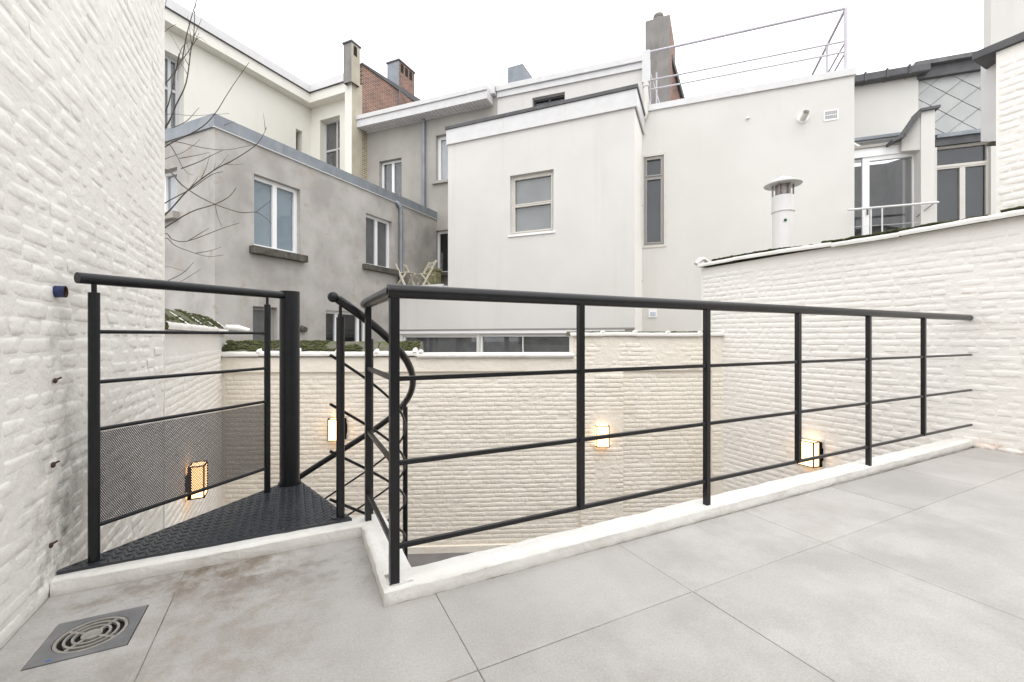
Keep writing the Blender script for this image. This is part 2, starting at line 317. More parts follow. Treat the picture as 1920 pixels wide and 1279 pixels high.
# ------------------------------------------------------------------ painted brickwork
def brick_proto(L_, H_, seed, proud, tag_):
    rng = random.Random(seed); SX = (-1, -.93, -.5, 0, .5, .93, 1) if L_ > .15 else (-1, -.86, -.35, .35, .86, 1); SZ = (-1, -.80, -.3, .34, .86, 1); NX, NZ = len(SX) - 1, len(SZ) - 1; vs = []; fs = []
    jt = [rng.uniform(-.6, .6) for _ in range(8)]
    for j in range(NZ + 1):
        for i in range(NX + 1):
            s_, t_ = SX[i], SZ[j]
            edge = (.42 if abs(s_) == 1 else .85 if abs(s_) > .7 else 1) * (0 if abs(t_) == 1 else .80 if abs(t_) > .7 else 1)
            lump = .5 * math.sin(s_ * 2.1 + jt[0] * 5) * jt[1] + .5 * math.sin(t_ * 2.3 + jt[2] * 5) * jt[3] + rng.uniform(-.24, .24)
            d = .004 - (proud + .004) * edge * (1 + .30 * lump)
            k = .0022 + .0045 * abs(jt[4])
            vs.append((s_ * L_ / 2 + rng.uniform(-k, k), d, t_ * H_ / 2 + rng.uniform(-k, k) * (1 if abs(t_) < 1 else .8)))
    for j in range(NZ):
        for i in range(NX): q = j * (NX + 1) + i; fs.append((q, q + 1, q + NX + 2, q + NX + 1))
    return vs, fs
PROT = {}
def brickwork(W, parent, rects, m, course=.064, proud=.006, limit=300, seed=1, view=None, SL=.20, HL=.096, bury=.002, amp=.008, ws=0.0):
    """rects: (u0,u1,z0,z1,d). The largest in view become parts named brick, the rest one stuff part."""
    rng = random.Random(seed); key = (round(proud, 4), course, m)
    if key not in PROT:
        PROT[key] = {}
        for k, L_ in (('s', SL), ('h', HL)):
            PROT[key][k] = []
            for i in range(8):
                vs, fs = brick_proto(L_ + .009, course - .0015, seed * 31 + i * 7 + (k == 'h'), proud, k)
                me = bpy.data.meshes.new('brick'); me.from_pydata(vs, [], fs); me.polygons.foreach_set('use_smooth', [True] * len(fs)); me.materials.append(MATS[m]); me.update()
                PROT[key][k].append((me, vs, fs))
    out = []
    for (u0, u1, z0, z1, d) in rects:
        n = int((z1 - z0) / course)
        for j in range(n):
            z = z0 + (j + .5) * course; kind = 'h' if (j % 2) else 's'; L_ = SL if kind == 's' else HL; jn = .010
            u = u0 - (0 if kind == 's' else L_ * .25 + .05) - (rng.random() * .05)
            while u < u1:
                kk = kind if rng.random() > .18 else ('h' if kind == 's' else 's'); LL = SL if kk == 's' else HL
                a, c = max(u, u0), min(u + LL, u1)
                if c - a > .03 and rng.random() > .03: out.append(((a + c) / 2, z + rng.uniform(-.0048, .0048) + .011 * wave(a * 1.1, z * .7, seed, 1.0), d + amp * wave((a + c) / 2 + ws, z, 0, 2.2) + rng.uniform(-.0011, .0011) + bury * (.25 + 1.0 * wave(a * .9 + seed, z * 1.3, seed * 2.0, 1.0) + .5 * wave(a * 3 + seed, z * 4, 5, 1.0)), (c - a) / LL, kk, rng.randrange(8), rng.uniform(.86, 1.05)))
                u += LL + jn
    ang = math.atan2(W.e.y, W.e.x); flip = W.n.dot(Vector((-W.e.y, W.e.x))) < 0
    def score(q):
        p = W(q[0], q[2], q[1]); v = Vector((p.x, p.y)); dep = v.dot(FWD)
        if dep < .3: return 1e9
        x = CX + FPX * v.dot(RGT) / dep; y = HY - FPX * (p.z - EYE) / dep
        if x < -20 or x > 1940 or y < -20 or y > 1300: return 1e6 + dep
        if view and not (view[0] < x < view[1] and view[2] < y < view[3]): return 1e3 + dep
        return dep / abs(W.n.dot(v.normalized())) ** .5 * (1.3 if q[4] == 'h' else 1)
    out.sort(key=score)
    off = ORG[parent.name]; rest = MB()
    for i, (u, z, d, sc, kk, vi, sz_) in enumerate(out):
        me, vs, fs = PROT[key][kk][vi]
        if i < limit:
            o = bpy.data.objects.new('brick', me); COL.objects.link(o); o.parent = parent
            o.location = W(u, d, z) - off; o.rotation_euler = (rng.uniform(-.03, .03), rng.uniform(-.02, .02), ang + rng.uniform(-.008, .008))
            o.scale = (sc, -1 if flip else 1, sz_)
        else:
            rest.add([W(u + p[0] * sc, d + p[1], z + p[2] * sz_) for p in vs], fs, True)
    if rest.v: tag(rest.build('brickwork', m, parent, fix=False), kind='stuff')
def wave(x, y=0.0, z=0.0, s=1.0): return mnoise.noise(Vector((x * s, y * s, z * s)))
def slab(W, name, m, parent, u0, u1, d0, d1, z0, z1, step=.12, amp=.008, seed=0.0):
    "rough plastered core: front sheet gently uneven, plus closed sides"
    b = MB(); nu = max(1, int((u1 - u0) / step)); nz_ = max(1, int((z1 - z0) / step)); vs = []
    for j in range(nz_ + 1):
        for i in range(nu + 1):
            u = u0 + (u1 - u0) * i / nu; z = z0 + (z1 - z0) * j / nz_
            vs.append(W(u, d0 + amp * wave(u + seed, z, 0, 2.2), z))
    b.add(vs, [(j * (nu + 1) + i, j * (nu + 1) + i + 1, (j + 1) * (nu + 1) + i + 1, (j + 1) * (nu + 1) + i) for j in range(nz_) for i in range(nu)], True)
    e = .012
    b.box(u0, u1, d0 + e, d1, z0, z1, W)
    for (a, c) in ((u0, 0), (u1, 0)): b.add([W(a, d0 - amp, z0), W(a, d0 + e, z0), W(a, d0 + e, z1), W(a, d0 - amp, z1)], [(0, 1, 2, 3)])
    return b.build(name, m, parent, fix=False)
def moss(W, parent, u0, u1, d0, d1, zf, n, seed, r=(.012, .035), nm='moss', m='moss'):
    rng = random.Random(seed); b = MB()
    for _ in range(n):
        u, d = rng.uniform(u0, u1), rng.uniform(d0, d1); q = rng.uniform(*r)
        if wave(u * 1.3 + seed, d * 2, 0, 1.6) < -.12: continue
        b.ball(W(u, d, zf(u, d) + q * .1), q, 6, (rng.uniform(.8, 1.4), rng.uniform(.8, 1.4), rng.uniform(.22, .5)))
    return tag(b.build(nm, m, parent, fix=False), kind='stuff')
# ================================================================== THE SETTING
GZ = -2.0
b = MB(); b.add([(-300, -300, GZ - .03), (300, -300, GZ - .03), (300, 300, GZ - .03), (-300, 300, GZ - .03)], [(0, 1, 2, 3)])
tag(b.build('ground', 'earth'), kind='structure')
b = MB(); b.add([(-.9, 1.2, GZ), (5.6, 1.2, GZ), (5.6, 4.5, GZ), (-.9, 7.2, GZ)], [(0, 1, 2, 3)])
tag(b.build('courtyard_floor', 'courtyard'), kind='structure')
LW, RW = -.83, 5.53                                     # faces of the left and right boundary walls
K0, K1 = 1.64, 2.28                                     # terrace edge: long side, and the bay in front of the stair
KR = .305
def terr(n0): return [(LW, -3.2), (RW, -3.2), (RW, K0 + .06), (KR + .06, K0 + .06), (KR + .06, K1 + .06), (LW, K1 + .06)]
terrace = MB().prism(terr(0), GZ + .004, -.012).build('terrace_floor', 'grout'); tag(terrace, kind='structure')
gb = MB()
for (a_, c_, e_, f_) in ((-.46, RW, -3.2, K0 + .01), (-.46, KR + .01, K0 + .01, K1 + .01), (LW, -.46, -3.2, 1.80), (LW, -.46, 2.06, K1 + .01)):
    gb.add([(a_, e_, -.0022), (c_, e_, -.0022), (c_, f_, -.0022), (a_, f_, -.0022)], [(0, 1, 2, 3)])
gb.build('joint_filling', 'grout', terrace)
TS, R0, N0 = .9, .494, 1.208
for i in range(-2, 7):
    for j in range(-5, 2):
        g = .0017; r0, r1, n0, n1 = R0 + TS * i + g, R0 + TS * (i + 1) - g, N0 + TS * j + g, N0 + TS * (j + 1) - g
        r0, r1 = max(r0, LW + .004), min(r1, RW - .004); n0 = max(n0, -3.2)
        if r1 - r0 < .02: continue
        nA = min(n1, K0 + .004); rB, nB = min(r1, KR + .004), min(n1, K1 + .004)
        if nA > n0 and nB > nA and rB > r0: poly = [(r0, n0), (r1, n0), (r1, nA), (rB, nA), (rB, nB), (r0, nB)] if r1 > rB + .01 else [(r0, n0), (r1, n0), (r1, nB), (r0, nB)]
        elif nA > n0: poly = [(r0, n0), (r1, n0), (r1, nA), (r0, nA)]
        elif nB > n0 and rB > r0: poly = [(r0, n0), (rB, n0), (rB, nB), (r0, nB)]
        else: continue
        if i == -2 + 0 and False: continue
        cx_, cy_ = sum(p[0] for p in poly) / len(poly), sum(p[1] for p in poly) / len(poly)
        hz = .0006 * math.sin(i * 5.1 + j * 3.3)
        if i == -2 and j == 0:                          # tile cut out round the drain
            D0, D1, D2, D3 = -.722, -.474, 1.812, 2.052
            pieces = [[(r0, n0), (r1, n0), (r1, D2), (r0, D2)], [(r0, D3), (r1, D3), (r1, nB), (r0, nB)], [(r0, D2), (D0, D2), (D0, D3), (r0, D3)], [(D1, D2), (r1, D2), (r1, D3), (D1, D3)]]
            tb = MB()
            for q in pieces: tb.prism(q, -.011, hz)
            tb.build('tile', 'tile', terrace); continue
        tb = MB().prism(poly, -.011, hz); tb.build('tile', 'tile', terrace, bevel=.0012)
# ------------------------------------------------------------------ kerb
def kerb():
    path = [Vector((LW + .002, K1)), Vector((KR, K1 - .004)), Vector((KR - .005, K0)), Vector((RW - .003, K0 + .03))]
    fine = []
    for a, c in zip(path, path[1:]):
        n = max(2, int((c - a).length / .022)); fine += [a + (c - a) * (k / n) for k in range(n)]
    fine.append(path[-1])
    prof = [(.014, -.02), (-.001, .012), (.002, .030), (.003, .050), (.010, .058), (.022, .060), (.11, .061), (.128, .056), (.134, .044), (.134, -.25)]
    vs = []; n = len(prof)
    for i, p in enumerate(fine):
        t0 = (p - fine[max(i - 1, 0)]); t1 = (fine[min(i + 1, len(fine) - 1)] - p)
        if t0.length < 1e-6: t0 = t1
        if t1.length < 1e-6: t1 = t0
        t0, t1 = t0.normalized(), t1.normalized(); n0, n1 = Vector((-t0.y, t0.x)), Vector((-t1.y, t1.x)); mm = (n0 + n1).normalized(); mm = mm / max(.4, mm.dot(n0))
        for k, (o, z) in enumerate(prof):
            wob = .006 * wave(p.x, p.y, k * .4, 7) + .004 * wave(p.x, p.y, k * .7, 22)
            q = p + mm * (o + (wob if k < 9 else 0)); zz = z + (.004 * wave(p.x, p.y, 3 + k * .3, 5) + .0025 * wave(p.x, p.y, 9, 19) if k > 0 else 0)
            if k == 1: zz = .003 + .014 * max(0, wave(p.x * 1.3, p.y, 1, 11)) + .004 * abs(wave(p.x, p.y, 7, 40)); q = p + mm * (.001 + .006 * wave(p.x, p.y, 5, 16))
            vs.append((q.x, q.y, zz))
    b = MB()
    for k0, k1 in ((0, 3), (3, 5), (5, 7), (7, n - 1)):
        m_ = k1 - k0 + 1; sub = [vs[i * n + k] for i in range(len(fine)) for k in range(k0, k1 + 1)]
        b.add(sub, [(i * m_ + k, (i + 1) * m_ + k, (i + 1) * m_ + k + 1, i * m_ + k + 1) for i in range(len(fine) - 1) for k in range(m_ - 1)], True)
    o = b.build('kerb', 'paint_kerb'); tag(o, kind='structure'); return o
kerb()
# ------------------------------------------------------------------ left boundary: tall painted wall, then a low one with coping
WL = Wall((LW, -2.2), (LW, 3.93))
tw = thing('tall_brick_wall', (LW - .2, 1, GZ), 'tall white painted brick wall rising out of the picture at left', 'wall')
slab(WL, 'wall', 'paint_left', tw, 0, WL.len, .002, .36, GZ, 5.2, .045, .011)
brickwork(WL, tw, [(2.0, WL.len, GZ + .02, 5.1, .0021)], 'paint_left', .066, .0020, 300, 3, (0, 305, 0, 1110), bury=.0015, amp=.011)
WLL = Wall((LW - .025, 3.93), (LW - .025, 7.25))
lw = thing('low_garden_wall', (LW - .15, 5.5, GZ), 'low white garden wall under mossy coping, running back from the tall wall at left', 'wall')
slab(WLL, 'wall', 'paint_left', lw, -.06, WLL.len, .002, .26, GZ, 1.05, .05, .006, 4)
brickwork(WLL, lw, [(.02, 3.12, GZ + .02, .86, .001)], 'paint_left', .064, .0021, 300, 4, (305, 420, 640, 960), bury=.0014, amp=.006, ws=4)
def coping(W, parent, u0, u1, zl, rise, dl=-.06, dr=.16, db=.36, L_=.42, gap=.012, white=.045, zs=None, lumps=True, seed=0, ribs=False):
    "sloped coping tiles, one object each, lip painted white, white roll over each joint"
    u = u0; k = 0; rng = random.Random(seed)
    while u < u1 - .05:
        v = min(u + L_, u1); z = zl + (zs(u) if zs else 0); z1 = zl + (zs(v) if zs else 0)
        t = MB(); th = .05; j = rng.uniform(-.008, .008)
        sec = [(dl, -.005), (dl, .03), (dl + white, .03 + rise * white / (dr - dl)), (dr, rise + .03), (db, .03), (db, -.005)]
        A_ = [W(u + gap / 2, d, z + q + j) for d, q in sec]; B_ = [W(v - gap / 2, d, z1 + q + j * .4) for d, q in sec]
        n = len(sec); t.add(A_ + B_, [tuple(range(n)), tuple(range(n, 2 * n))[::-1]] + [(i, n + i, n + (i + 1) % n, (i + 1) % n) for i in range(n)])
        to = t.build('coping_tile', 'coping', parent, bevel=.004)
        e = MB(); wv = []                               # painted lip
        m = 8
        for i in range(m + 1):
            q = u + (v - u) * i / m; zz = z + (z1 - z) * i / m + j
            top = .036 + .006 * wave(q, seed, 1, 8); inn = dl + white * (.55 + .35 * wave(q, seed, 4, 9))
            wv += [W(q, dl - .004, zz - .012), W(q, dl - .008 + .003 * wave(q, 2, seed, 14), zz + .012), W(q, dl - .002, zz + top), W(q, inn, zz + top + rise * (inn - dl) / (dr - dl)), W(q, inn + .004, zz + .02)]
        e.add(wv, [(i * 5 + c, (i + 1) * 5 + c, (i + 1) * 5 + c + 1, i * 5 + c + 1) for i in range(m) for c in range(4)], True)
        e.build('painted_lip', 'paint_kerb', to, fix=False)
        if lumps:
            r = MB(); pp = []; ex = rng.uniform(.25, .55) if not ribs else rng.uniform(.6, .95)
            for i in range(5):
                d = dl - .004 + (dr - dl) * ex * i / 4; pp.append(W(v, d, z1 + j + .026 + rise * (d - dl) / (dr - dl)))
            r.tube(pp, [.028, .042, .038, .024, .006] if not ribs else [.012, .010, .010, .009, .005], 8); r.build('joint_roll', 'paint_kerb', to)
        u = v; k += 1
coping(WLL, lw, .0, 3.3, 1.06, .15, -.05, .13, .32, .8, seed=5, ribs=True, white=.02)
moss(WLL, lw, 0, 3.2, -.01, .16, lambda u, d: 1.09 + .15 * (d + .05) / .18, 700, 5, (.008, .022))
e = MB(); e.tube([WLL(3.32, -.02, 1.13), WLL(3.34, -.16, 1.12), WLL(3.36, -.30, 1.085)], [.04, .05, .035], 8); e.build('end_tile', 'paint_kerb', lw)
# ------------------------------------------------------------------ rear garden wall
WB = Wall((LW - .03, 7.06), (RW + .05, 4.29))
rw = thing('rear_garden_wall', (2.2, 5.9, GZ), 'warm white painted brick wall across the back of the sunken court', 'wall')
uA, uB, uP0, uP1, uQ0, uE = WB.u(790), WB.u(1074), WB.u(1087), WB.u(1166), WB.u(1332), WB.len
ZB, ZM, ZT = .52, .72, 1.02
slab(WB, 'wall', 'paint_rear', rw, 0, uE, .002, .26, GZ, ZB, .05, .008, 9)
slab(WB, 'wall_band', 'paint_rear', rw, 0, uB, -.035, .265, ZB, ZM, .08, .007, 12)
slab(WB, 'wall_band', 'paint_rear', rw, uB, uE, -.035, .265, ZB, ZT, .08, .007, 15)
slab(WB, 'pilaster', 'paint_rear', rw, uP0, uP1, -.06, .01, GZ, ZB - .002, .1, .005, 19)
slab(WB, 'pilaster', 'paint_rear', rw, uQ0, uE, -.05, .01, GZ, ZB - .002, .1, .005, 21)
MB().box(.0, uE, -.035, .01, GZ, GZ + .09, WB).build('plinth', 'paint_rear', rw)
brickwork(WB, rw, [(.05, uP0 - .01, GZ + .1, ZB - .02, .001), (uP1 + .01, uQ0 - .01, GZ + .1, ZB - .02, .001), (uP0, uP1, GZ + .1, ZB - .02, -.061), (uQ0, uE, GZ + .1, ZB - .02, -.051), (uB + .02, uE, ZB + .01, ZT - .06, -.034)],
          'paint_rear', .064, .0036, 300, 8, (780, 1330, 690, 960), bury=.0030, ws=9)
coping(WB, rw, .0, uA, ZM + .03, .16, -.07, .17, .36, .52, seed=11)
moss(WB, rw, 0, uA - .05, -.02, .2, lambda u, d: ZM + .06 + .16 * min(1, (d + .07) / .24), 1500, 12, (.012, .038))
e = MB(); k = 40; vv = []
for i in range(k + 1):
    u = uA - .05 + (uB - uA + .05) * i / k; wv = .005 * wave(u, 0, 3, 6)
    vv += [WB(u, -.05, ZM - .02 + wv), WB(u, -.085 + wv, ZM), WB(u, -.085 + wv, ZM + .035 + wv), WB(u, -.06, ZM + .05 + wv), WB(u, .27, ZM + .055)]
e.add(vv, [(i * 5 + c, (i + 1) * 5 + c, (i + 1) * 5 + c + 1, i * 5 + c + 1) for i in range(k) for c in range(4)], True); e.build('ledge', 'paint_kerb', rw, fix=False)
coping(WB, rw, uB - .05, uE - .02, ZT + .005, .03, -.07, .2, .3, .47, seed=13)
moss(WB, rw, uB + .2, uE, .02, .22, lambda u, d: ZT + .05, 90, 14, (.015, .03))
# ------------------------------------------------------------------ right boundary wall
WR = Wall((RW, 4.62), (RW, -2.0))
zr = lambda u: -.012 * u + .012 * math.sin(u * 2.1)
ow = thing('right_garden_wall', (RW + .15, 2, GZ), 'long white painted brick wall with mossy uneven coping at right', 'wall')
slab(WR, 'wall', 'paint_right', ow, 0, WR.len, .002, .28, GZ, 2.03, .05, .008, 30)
brickwork(WR, ow, [(.03, 5.2, GZ + .05, 1.93, .0018)], 'paint_right', .068, .0025, 300, 17, (1350, 1920, 440, 840), bury=.0016, ws=30)
coping(WR, ow, -.05, WR.len, 2.06, .045, -.065, .16, .34, .62, zs=zr, seed=17, lumps=False)
moss(WR, ow, .15, 3.2, .0, .2, lambda u, d: 2.115 + zr(u), 620, 18, (.014, .036))
moss(WR, ow, .1, 3.4, -.03, .05, lambda u, d: 2.122 + zr(u), 620, 19, (.016, .034))
e = MB(); e.tube([WR(-.03, .08, 2.19), WR(-.035, -.0, 2.17), WR(-.035, -.09, 2.10)], [.03, .035, .03], 8); e.tube([WR(-.03, .08, 2.19), WR(-.03, .2, 2.13), WR(-.03, .32, 2.09)], [.03, .03, .025], 8); e.build('end_tile', 'paint_kerb', ow)
e = MB()
for i in range(26):
    n = 1.6 - i * .16; q = Vector((RW - .012 + .006 * wave(n, 0, 0, 5), n, .012)); e.ball(q, .03, 6, (.8, 3.2, .9 + .3 * wave(n, 3, 0, 4)))
e.build('mortar_fillet', 'paint_right', ow, fix=False)
# ------------------------------------------------------------------ the terrace's own house, unseen behind the viewer; added and kept low for light, reflections
WHo = Wall((LW - .3, -3.1), (RW + 1.5, -3.1))
th_ = thing('unseen_terrace_house', (2.3, -2.7, GZ), 'rendered rear front of the house that the terrace belongs to', 'building')
dh_ = [(1.0, 3.4, .02, 2.25), (4.2, 6.0, .02, 2.25)]
facade(WHo, 'wall', 'plaster_white', th_, 0, WHo.len, GZ, 3.0, dh_, .15)
for h in dh_: window(WHo, th_, h, 'grey_frame', None, None, .15, .06, (.5,), (), .06)
MB().box(0, WHo.len, .01, 5, 2.8, 2.95, WHo).build('roof', 'lead', th_)
# ================================================================== TERRACE RAILING
zH = 1.165; RN = 1.685; RR = .345
rl = thing('terrace_railing', (RR, RN, .06), 'black steel railing with three bars along the terrace kerb, handrail into right wall', 'railing')
WN = 2.326
pp = [Vector((RR - .004, WN + .06, zH)), Vector((RR - .004, RN - .005, zH))]
MB().tube(pp, .0265, 16).build('handrail', 'blackworn', rl); MB().cyl(0, 0, 0, .1, .01)
e = MB().tube([Vector((RR - .004, WN + .0605, zH)), Vector((RR - .004, WN + .063, zH))], .0235, 16); e.build('end_cap', 'raw_end', rl)
MB().tube([Vector((RR - .025, RN, zH + .001)), Vector((RW - .01, RN + .01, zH + .006))], .027, 18).build('handrail', 'blackworn', rl)
ps = [(RR, 1), (1.205, 0), (2.055, 1), (2.90, 0), (3.756, 1), (4.606, 0)]
for k, (r, full) in enumerate(ps):
    hw = .0175 if k == 0 else .0145
    MB().box(r - hw, r + hw, RN - (hw if k == 0 else .0145), RN + (hw if k == 0 else .0145), .052 if full else .188, zH - .02).build('post', 'blackworn', rl, bevel=.0015)
MB().box(RR - .015, RR + .015, WN - .015, WN + .015, .05, zH - .02).build('post', 'blackworn', rl, bevel=.0015)
for z in (.833, .512, .195):
    MB().box(RR + .0175, RW - .03, RN - .009, RN + .009, z - .009, z + .009).build('bar', 'blackworn', rl, bevel=.002)
    MB().box(RR - .008, RR + .008, RN + .0175, WN - .015, z - .010, z + .010).build('bar', 'blackworn', rl, bevel=.002)
    e = MB()
    for r, f in ps[1:]:
        for s_ in (-1, 1): e.ball((r + s_ * .016, RN, z - .002), .008, 6, (1, 1.1, 1))
    tag(e.build('weld_beads', 'blackworn', rl), kind='stuff')
for z in (.833, .512):                                  # bars' frayed stubs in the wall
    MB().tube([(RW - .035, RN, z), (RW + .002, RN, z)], .007, 8).build('bar_anchor', 'rust', rl)
MB().tube([(RW - .035, RN, .195), (RW + .002, RN, .195)], .009, 8).build('bar_anchor', 'rust', rl)
# ================================================================== SPIRAL STAIR
CO = Vector((-.016, 3.083)); PZ = .072; SR = .75
FA = TH - RAD(90)                                       # camera right axis in plan, angles below are counted from it
def sp(deg, r, z): a = RAD(deg) + FA; return Vector((CO.x + r * math.cos(a), CO.y + r * math.sin(a), z))
def hz_(deg): return 1.172 - .00819 * (deg + 45)
st = thing('spiral_staircase', (CO.x, CO.y, GZ), 'black steel spiral staircase going down beside the left wall, with perforated guard', 'staircase')
MB().cyl(CO.x, CO.y, GZ, 1.275, .0575, n=32).build('column', 'black', st)
MB().cyl(CO.x, CO.y, 1.2752, 1.279, .0585, n=32).build('column_cap', 'black', st)
MB().cyl(CO.x, CO.y, PZ + .0005, PZ + .012, .066, n=32).build('column_collar', 'black', st)
plate = [(-.826, 2.335), (.268, 2.352), (.20, 2.52), (.07, 3.10), (.045, 3.155), (-.05, 3.165), (-.11, 3.09), (-.83, 2.42)]
plate = [(-.826, 2.330), (.270, 2.350), (.245, 2.43), (.058, 3.075), (.03, 3.135), (-.05, 3.14), (-.10, 3.075), (-.826, 2.352)]
MB().prism(plate, PZ - .012, PZ).build('landing_plate', 'steelplate', st)
def inside(x, y, poly):
    c = False; j = len(poly) - 1
    for i in range(len(poly)):
        if (poly[i][1] > y) != (poly[j][1] > y) and x < (poly[j][0] - poly[i][0]) * (y - poly[i][1]) / (poly[j][1] - poly[i][1]) + poly[i][0]: c = not c
        j = i
    return c
e = MB(); P_ = .041
for i in range(-40, 20):
    for j in range(0, 40):
        x, y = i * P_ + .001, 2.33 + j * P_
        for (dx, dy, an) in ((0, 0, RAD(20)), (P_ / 2, P_ / 2, RAD(110))):
            if not all(inside(x + dx + q[0], y + dy + q[1], plate) for q in ((.012, 0), (-.012, 0), (0, .012), (0, -.012))): continue
            if (Vector((x + dx, y + dy)) - CO).length < .08: continue
            c_, s_ = math.cos(an), math.sin(an); A, B_, T = .0185, .0066, .0042
            f = lambda a, bb, z: (x + dx + a * c_ - bb * s_, y + dy + a * s_ + bb * c_, PZ + z)
            e.add([f(-A, 0, -.0005), f(0, -B_, -.0005), f(A, 0, -.0005), f(0, B_, -.0005), f(-A * .5, 0, T), f(A * .5, 0, T)], [(0, 1, 5, 4), (1, 2, 5), (2, 3, 4, 5), (3, 0, 4)])
tag(e.build('tread_lugs', 'steelplate', st), kind='stuff')
# guard on the left edge of the landing
G1, G2 = Vector((-.730, 2.380)), Vector((-.134, 2.972)); GD = (G2 - G1).normalized()
MB().cyl(G1.x, G1.y, PZ, 1.175, .0190, n=20).build('post', 'black', st); MB().cyl(G1.x, G1.y, 1.174, 1.235, .009, n=10).build('pin', 'black', st)
MB().cyl(G2.x, G2.y, PZ, 1.185, .0172, n=20).build('post', 'black', st); MB().cyl(G2.x, G2.y, 1.184, 1.24, .008, n=10).build('pin', 'black', st)
hl = G1 - GD * .055; hr = CO
MB().tube([(hl.x, hl.y, 1.229), (hr.x, hr.y, 1.252)], .0225, 18).build('handrail', 'black', st)
for z in (1.014, .806, .610, .213):
    MB().tube([(G1.x, G1.y, z), (G2.x, G2.y, z + .002)], .0085, 10).build('bar', 'black', st)
def perforated():
    L_ = (G2 - G1).length; z0, z1 = .222, .602; a = .0076; h3 = a * math.sqrt(3) / 2; e = MB(); nx = int((L_ - .034) / a); nz_ = int((z1 - z0) / h3); seen = set(); R_ = .0027
    for j in range(nz_):
        for i in range(nx):
            u = .018 + (i + .5 * (j % 2) + .5) * a; z = z0 + (j + .6) * h3; vs = []
            for q in range(6):
                an = RAD(60 * q + 30); o_ = a / math.sqrt(3)
                p = G1 + GD * (u + o_ * math.cos(an)); vs.append((p.x, p.y, z + o_ * math.sin(an)))
            for q in range(6):
                an = RAD(60 * q + 30); p = G1 + GD * (u + R_ * math.cos(an)); vs.append((p.x, p.y, z + R_ * math.sin(an)))
            e.add(vs, [(q, (q + 1) % 6, 6 + (q + 1) % 6, 6 + q) for q in range(6)])
    o = e.build('perforated_panel', 'mesh_sheet', st, fix=False)
    s = o.modifiers.new('thickness', 'SOLIDIFY'); s.thickness = .0015
perforated()
# spiral rail
def helix(a0, a1, r, dz, n=60): return [sp(a0 + (a1 - a0) * k / n, r, hz_(a0 + (a1 - a0) * k / n) + dz) for k in range(n + 1)]
MB().tube(helix(-46.5, 245, SR + .005, 0, 90), .022, 14).build('spiral_handrail', 'blackworn', st)
MB().ball(sp(-48.2, SR + .005, hz_(-47.5)), .027, 14).build('rail_end', 'black', st)
for dz in (-.295, -.545, -.785, -1.03):
    MB().tube(helix(-48, 245, SR - .045, dz, 90), .0075, 8).build('spiral_bar', 'blackworn', st)
for k, dg in enumerate((-44.5, -31, 28, 88, 148, 208)):
    r = SR - .022; zt = hz_(dg) - .075; zb = PZ if k == 0 else max(hz_(dg) - 1.235, GZ); q = sp(dg, r, 0)
    MB().cyl(q.x, q.y, zb, zt, .0205 if k < 2 else .0175, n=16).build('baluster', 'blackworn', st); MB().cyl(q.x, q.y, zt - .002, zt + .06, .008, n=8).build('pin', 'black', st)
MB().cyl(sp(-44.5, SR - .022, 0).x - .022, sp(-44.5, SR - .022, 0).y, PZ, PZ + .006, .024, n=12).build('foot_plate', 'steelplate', st)
for k in range(8):
    a0 = -45 + 30 * k; z = PZ - .232 * (k + 1); pl = [sp(a0 - 1, .05, 0), sp(a0 - 1, SR - .05, 0)] + [sp(a0 - 1 + 8 * i, SR - .045, 0) for i in range(1, 4)] + [sp(a0 + 32, SR - .05, 0), sp(a0 + 32, .05, 0)]
    if z < GZ + .1: break
    t = MB().prism([(p.x, p.y) for p in pl], z - .006, z); t.prism([(p.x, p.y) for p in (sp(a0, .05, 0), sp(a0, SR - .05, 0), sp(a0 + .8, SR - .05, 0), sp(a0 + 2, .05, 0))], z - .05, z - .0065)
    t.build('tread', 'steelplate', st)
# ================================================================== LAMPS
def lantern(W, px, py, label):
    u, z = W.uz(px, py); q = W(u, 0, z)
    t = thing('wall_lantern', q, label, 'lamp', 'lit box lanterns on the court walls')
    w_, h_, p_ = .088, .142, .135
    MB().box(u - w_ - .035, u + w_ + .035, -.018, .006, z - h_ * .5, z + h_ * .5, W).build('back_plate', 'lamp_black', t)
    MB().box(u - w_, u + w_, -p_, -.02, z - h_, z + h_, W).build('diffuser', 'lamp_glow', t)
    e = MB(); f = .0055
    for su in (-1, 1):
        for sd_ in (-p_, -.02): e.box(u + su * w_ - f, u + su * w_ + f, sd_ - f, sd_ + f, z - h_ - f, z + h_ + f, W)
    for sz in (-1, 1):
        zz = z + sz * (h_ + .001)
        for sd_ in (-p_ - .001, -.021): e.box(u - w_, u + w_, sd_ - f * .9, sd_ + f * .9, zz - f * .9, zz + f * .9, W)
        for su in (-1, 1): uu = u + su * (w_ + .001); e.box(uu - f * .9, uu + f * .9, -p_, -.02, zz - f * .9, zz + f * .9, W)
    e.build('frame', 'lamp_black', t)
    for su in (-1, 1): MB().box(u + su * (w_ + .022) - .009, u + su * (w_ + .022) + .009, -.045, -.017, z - h_ * 1.0, z + h_ * 1.02, W).build('side_fin', 'lamp_black', t)
lantern(WB, 634, 803, 'lit box lantern behind the spiral stair post on the rear wall')
lantern(WB, 1126, 815, 'lit box lantern on the brick pilaster of the rear wall')
lantern(WR, 1523, 848, 'lit box lantern on the right wall behind the terrace railing')
lantern(WLL, 352, 902, 'lit box lantern seen through the perforated guard, on the left wall')
